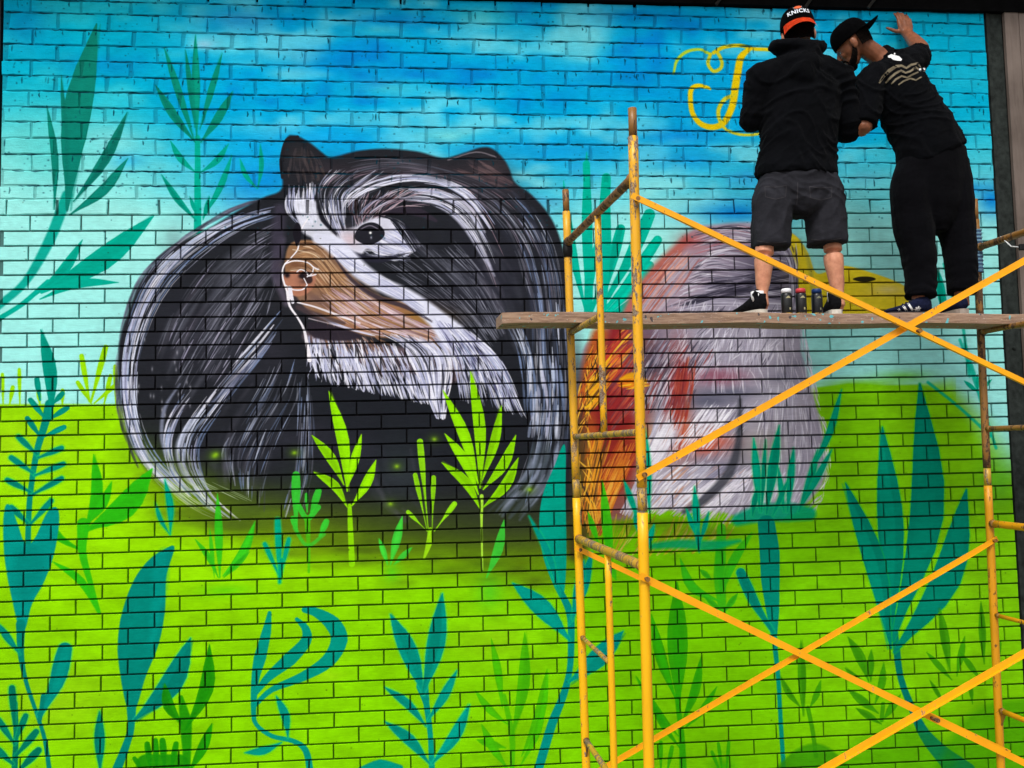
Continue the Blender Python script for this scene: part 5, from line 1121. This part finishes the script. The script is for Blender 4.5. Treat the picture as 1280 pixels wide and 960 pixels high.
# hood gathered round the neck and lying on the shoulders
blob(bm, pw(997, 84, A0-.03), (.150, .115, .085), seg=18); blob(bm, pw(998, 70, A0-.01), (.125, .105, .070), seg=18); blob(bm, pw(1000, 94, A0-.09), (.085, .075, .075), seg=16)
ring = [pw(997+28*math.sin(a), 60-5*math.cos(a), A0+.0-.085*math.cos(a)) for a in [(-2.2+4.4*i/10) for i in range(11)]]
loft(bm, ring, .036, 10, smooth_rings=2)
loft(bm, [pw(949, 99, A0), pw(975, 92, A0), pw(1000, 90, A0), pw(1026, 92, A0), pw(1052, 101, A0)], [.088, .098, .105, .098, .088], 14, smooth_rings=2); loft(bm, [pw(998, 68, A0), pw(999, 82, A0), pw(1000, 100, A0)], [(.10, .085), (.15, .095), (.225, .11)], 18, up=E2, smooth_rings=2)
to_obj('hoodie', fuse(bm, .0085, 16, folds(.008, 1, .7, 3.1)), black_fleece, man, True)
# shorts
bm = bmesh.new()
loft(bm, [pw(997, 212, A0), pw(997, 226, A0), pw(998, 244, A0), pw(997, 258, A0), pw(996, 270, A0)], [(.215, .14), (.222, .15), (.228, .15), (.17, .14), (.07, .10)], 20, up=E2, smooth_rings=3)
loft(bm, [pw(973, 226, A0), pw(967, 250, A0-.005), pw(964, 282, A0-.015), pw(964, 310, A0-.02)], [(.105, .12), (.114, .125), (.106, .115), (.104, .110)], 16, up=E2, smooth_rings=3)
loft(bm, [pw(1022, 226, A0), pw(1029, 250, A0-.005), pw(1032, 280, A0-.015), pw(1034, 306, A0-.02)], [(.105, .12), (.118, .125), (.112, .115), (.110, .110)], 16, up=E2, smooth_rings=3)
b2 = fuse(bm, .0075, 8, folds(.006, 1, .5, 8.7))
shorts = to_obj('shorts', b2, short_cloth, man, True)
seam_m = plain('thread_seam', (62, 60, 64), .9, .1, spec=.05); T0 = bvh(shorts)
decal('seam', [[(997, 228, .5), (997, 242, .5), (996, 256, .5)]], T0, seam_m, shorts); decal('seam', [[(1012, 233, .45), (1026, 235, .45), (1040, 234, .45)], [(1012, 233, .45), (1013, 247, .45), (1026, 250, .45), (1039, 247, .45), (1040, 234, .45)]], T0, seam_m, shorts)
decal('seam', [[(956, 233, .45), (969, 234, .45), (983, 232, .45)], [(956, 233, .45), (957, 246, .45), (970, 249, .45), (982, 246, .45), (983, 232, .45)]], T0, seam_m, shorts); decal('seam', [[(946, 301, .5), (964, 304, .5), (983, 302, .5)]], T0, seam_m, shorts); decal('seam', [[(1014, 299, .5), (1032, 301, .5), (1052, 298, .5)]], T0, seam_m, shorts)
bm = bmesh.new()
for (xa, ya, xb, yb) in ((1006, 224, 1047, 226), (950, 226, 990, 225)): pass
bm.free()
for (hx, dr, px_) in ((955, (-.28, 1), 'l'), (1043, (.30, 1), 'r')):
    h = deck(hx+(0 if px_ == 'l' else 3), .035); dd = E1*dr[0]+E2*dr[1]; s = shoe(man, h, dd, .275, shoe_black, white_rubber, .115, laces=True)
    bm = bmesh.new(); c = h+dd.normalized()*.045; loft(bm, [c+Vector((0, 0, .07)), c+Vector((0, 0, .128))], [.036, .037], 14); to_obj('sock', bm, sock_w, man, True)
    bm = bmesh.new(); loft(bm, [c+dd.normalized()*-.02+Vector((0, 0, .06)), c+dd.normalized()*-.012+Vector((0, 0, .112)), c+dd.normalized()*-.02+Vector((0, 0, .128))], [(.034, .022), (.040, .026), (.034, .02)], 12, smooth_rings=2); to_obj('heel_collar', bm, shoe_black, s, True)

# ---- painter in a black T-shirt and long trousers, leaning with one hand on the wall
B0 = .16
q1, q2 = deck(1156, .06), deck(1204, .05)
man2 = thing('person', 'bearded man in black printed T-shirt and long trousers leaning with one hand on the wall', 'person', tuple((q1+q2)/2))
bm = bmesh.new()
hc2 = pw(1067, 56, B0+.10)
hf2 = -E1*.68+E2*.56+Vector((0, 0, -.52)); hu2 = Vector((0, 0, .85))-E1*.30
W2, R2_, f2, u2, s2 = head(bm, hc2, hf2, hu2, 1.07)
loft(bm, [pw(1112, 84, B0+.08), pw(1096, 70, B0+.09), hc2-f2*.03-u2*.02], [.068, .058, .056], 14)
sR, eR = pw(1143, 76, B0+.14), at(1152, 62, 5.50); wR = at(1134, 42, 5.725)
sL, eL, wL = pw(1090, 100, B0+.02), pw(1080, 158, B0-.02), pw(1048, 166, B0+.16)
arm(bm, sR, eR, wR, (.050, .048, .042, .034)); arm(bm, sL, eL, wL, (.052, .048, .042, .033))
hand(bm, at(1134, 43, 5.735), Vector((-.12, .10, 1)), Vector((0, 1, 0)), 1, (.22, .24, .26, .30), 1.16, .03, (1.35, .05))
hand(bm, wL, (wL-eL)*1.0+E2*.05, E2, 1, (.5, .55, .6, .65), 1.0)
loft(bm, [pw(1118, 84, B0+.06), pw(1126, 120, B0+.05), pw(1148, 165, B0+.02), pw(1163, 205, B0)], [(.145, .08), (.155, .10), (.14, .11), (.15, .115)], 16, up=E2, smooth_rings=3)
for K, foot in (([(1142, 220), (1140, 290), (1149, 375)], q1), ([(1186, 220), (1194, 290), (1203, 372)], q2)):
    P = [pw(*K[0], B0), pw(*K[1], B0-.01), pw(*K[2], B0-.06)]; an_ = Vector((P[2].x, P[2].y, foot.z+.055))
    loft(bm, [P[0], (P[0]+P[1])/2, P[1], (P[1]+P[2])/2, an_], [.088, .078, .056, .052, .036], 12, smooth_rings=3)
body2 = to_obj('body', fuse(bm, .0058, 2), skin_b, man2, True)
eyes(W2, R2_, 1.07, man2)
bm = bmesh.new()                                            # beard along the jaw and chin, moustache, and cropped hair
def B2(x, y, z, rx, ry, rz, g=10): blob(bm, W2(x, y, z), (rx*1.08, ry*1.08, rz*1.08), R2_, g)
B2(0, .068, -.090, .032, .028, .030); 
for q in (-1, 1):
    loft(bm, [W2(q*.070, .006, -.020), W2(q*.064, .022, -.050), W2(q*.046, .050, -.076), W2(q*.018, .078, -.090)], [.010, .017, .021, .020], 8, smooth_rings=3); loft(bm, [W2(0, .098, -.040), W2(q*.022, .090, -.046), W2(q*.034, .076, -.064)], [.006, .007, .006], 6, smooth_rings=2)
to_obj('beard', fuse(bm, .004, 1, lambda c: .0025*noise.noise(c*160)), hair_m, man2, True)
bm = bmesh.new(); R_ = []
for j in range(5):
    z = .030-.018*j; R_.append([bm.verts.new(W2(.0815*(1-.02*j)*math.sin(a), -.014-.094*(1-.04*j)*math.cos(a), z)) for a in [(-1.35+2.7*i/16) for i in range(17)]])
for a, b in zip(R_, R_[1:]):
    for i in range(16): bm.faces.new((a[i], a[i+1], b[i+1], b[i]))
bmesh.ops.solidify(bm, geom=bm.faces, thickness=.005); to_obj('hair', bm, hair_m, man2, True)
cap(man2, W2, R2_, .006, -1, cap_black, .070, -.006)
# T-shirt
bm = bmesh.new()
loft(bm, [pw(1108, 76, B0+.09), pw(1115, 88, B0+.07), pw(1124, 112, B0+.05), pw(1142, 145, B0+.03), pw(1158, 175, B0+.01), pw(1164, 192, B0), pw(1166, 197, B0)], [(.085, .07), (.155, .10), (.185, .13), (.190, .14), (.202, .15), (.212, .155), (.208, .152)], 20, up=E2, smooth_rings=3)
loft(bm, [pw(1118, 76, B0+.08), sR, sR+(eR-sR)*.62], [.07, .082, .066], 14, smooth_rings=3); blob(bm, sR, .090, seg=12); blob(bm, sR*.5+pw(1122, 84, B0+.08)*.5, (.10, .09, .085), seg=12)
loft(bm, [pw(1110, 92, B0+.05), sL, sL+(eL-sL)*.55, sL+(eL-sL)*.98], [.08, .084, .084, .076], 14, smooth_rings=3); blob(bm, sL, .082, seg=12)
loft(bm, [pw(1100, 70, B0+.10), pw(1112, 74, B0+.09)], [.062, .07], 12)
shirt = to_obj('t_shirt', fuse(bm, .0078, 12, folds(.007, 1, .8, 5.5)), black_cotton, man2, True)
T_ = bvh(shirt)
tan = plain('faded_tan_print', (108, 98, 78), .8, .3, 40); tan2 = plain('faded_grey_print', (92, 86, 80), .8, .3, 40)
decal('shirt_emblem', [[(1110, 71, 1.0), (1114, 70, 2.4), (1118, 72, 3.0), (1123, 73, 3.0), (1127, 75, 1.2)], [(1118, 66, .5), (1119, 70, 1.8)]], T_, white_print, shirt)
decal('shirt_print', [[(1099, 104, 1), (1104, 96, 1.8), (1112, 88, 2.2), (1120, 83, 1.8), (1127, 82, 1.4), (1133, 85, 1.2), (1139, 81, 1.4), (1147, 79, 1.2), (1151, 84, .6)],
    [(1107, 104, .9), (1113, 97, 1.4), (1119, 92, 1.4), (1126, 88, 1.2), (1132, 91, 1.1), (1138, 89, 1.2), (1145, 84, 1.2), (1150, 88, .8)],
    [(1114, 105, .8), (1120, 99, 1.2), (1127, 95, 1.1), (1134, 97, 1), (1141, 93, 1.1), (1148, 90, .9)], [(1123, 106, .7), (1130, 101, 1.0), (1138, 98, 1), (1145, 100, .9), (1152, 96, .8)]], T_, tan, shirt)
decal('shirt_print', [[(1149, 87, 1.4), (1154, 87, 2.4), (1159, 87, 1.6)], [(1160, 95, 1.2), (1166, 96, 1.2)], [(1164, 99, 1.1), (1168, 100, 1.0)]], T_, white_print, shirt)
# trousers with stacked folds at the ankle
bm = bmesh.new()
loft(bm, [pw(1165, 184, B0), pw(1165, 205, B0), pw(1166, 228, B0), pw(1167, 252, B0), pw(1168, 275, B0), pw(1168, 292, B0)], [(.20, .14), (.208, .15), (.212, .15), (.20, .14), (.14, .12), (.05, .09)], 20, up=E2, smooth_rings=3)
def leg(pts, rad): loft(bm, [pw(x, y, B0+d) for x, y, d in pts], rad, 16, up=E2, smooth_rings=4)
leg([(1145, 205, 0), (1139, 240, -.005), (1142, 282, -.01), (1148, 318, -.03), (1151, 345, -.045), (1151, 372, -.055)], [(.105, .12), (.118, .12), (.112, .115), (.096, .105), (.086, .092), (.084, .090)])
leg([(1186, 205, 0), (1191, 240, -.005), (1195, 282, -.01), (1200, 318, -.03), (1202, 342, -.045), (1202, 366, -.055)], [(.105, .12), (.112, .12), (.104, .11), (.088, .10), (.082, .092), (.080, .088)])
zk = at(1150, 330, 4.9).z
def fold_b(c):
    k = max(0, min(1, (zk+.25-c.z)/.45)); v = noise.noise(Vector((c.x*8, c.y*8, c.z*10)))*.006
    return v+.0055*k*(.4+noise.noise(c*6+Vector((3, 0, 0))))*math.sin(c.z*100+3.5*math.sin(c.x*14+c.y*9)+noise.noise(c*10)*5)
to_obj('trousers', fuse(bm, .0072, 6, fold_b), trouser_cloth, man2, True)
h1 = deck(1163, .075); s1_ = shoe(man2, h1, -E1*1.0+E2*.12, .262, shoe_navy, plain('dark_sole', (40, 38, 44), .8), .105, soleh=.016)
h2 = deck(1206, .03); s2_ = shoe(man2, h2, E2*1.0+E1*.12, .27, shoe_navy, plain('taupe_sole', (150, 138, 128), .8), .105, soleh=.030, name='shoe')
T1 = bvh(s1_)
decal('side_stripe', [[(1123, 386, 1.3), (1128, 393, 1.4)]], T1, white_print, s1_); decal('side_stripe', [[(1129, 382, 1.4), (1135, 391, 1.4)]], T1, white_print, s1_); decal('side_stripe', [[(1135, 379, 1.4), (1141, 388, 1.4)]], T1, white_print, s1_)
decal('side_emblem', [[(1144, 389, .6), (1149, 383, 1.0)], [(1145, 384, .9), (1147, 388, .7)], [(1150, 387, .9), (1146, 389, .6)], [(1143, 387, .6), (1151, 385, .6)]], T1, white_print, s1_)
decal('heel_tab', [[(1167, 381, 1.2), (1170, 384, 1.2)]], T1, white_print, s1_)
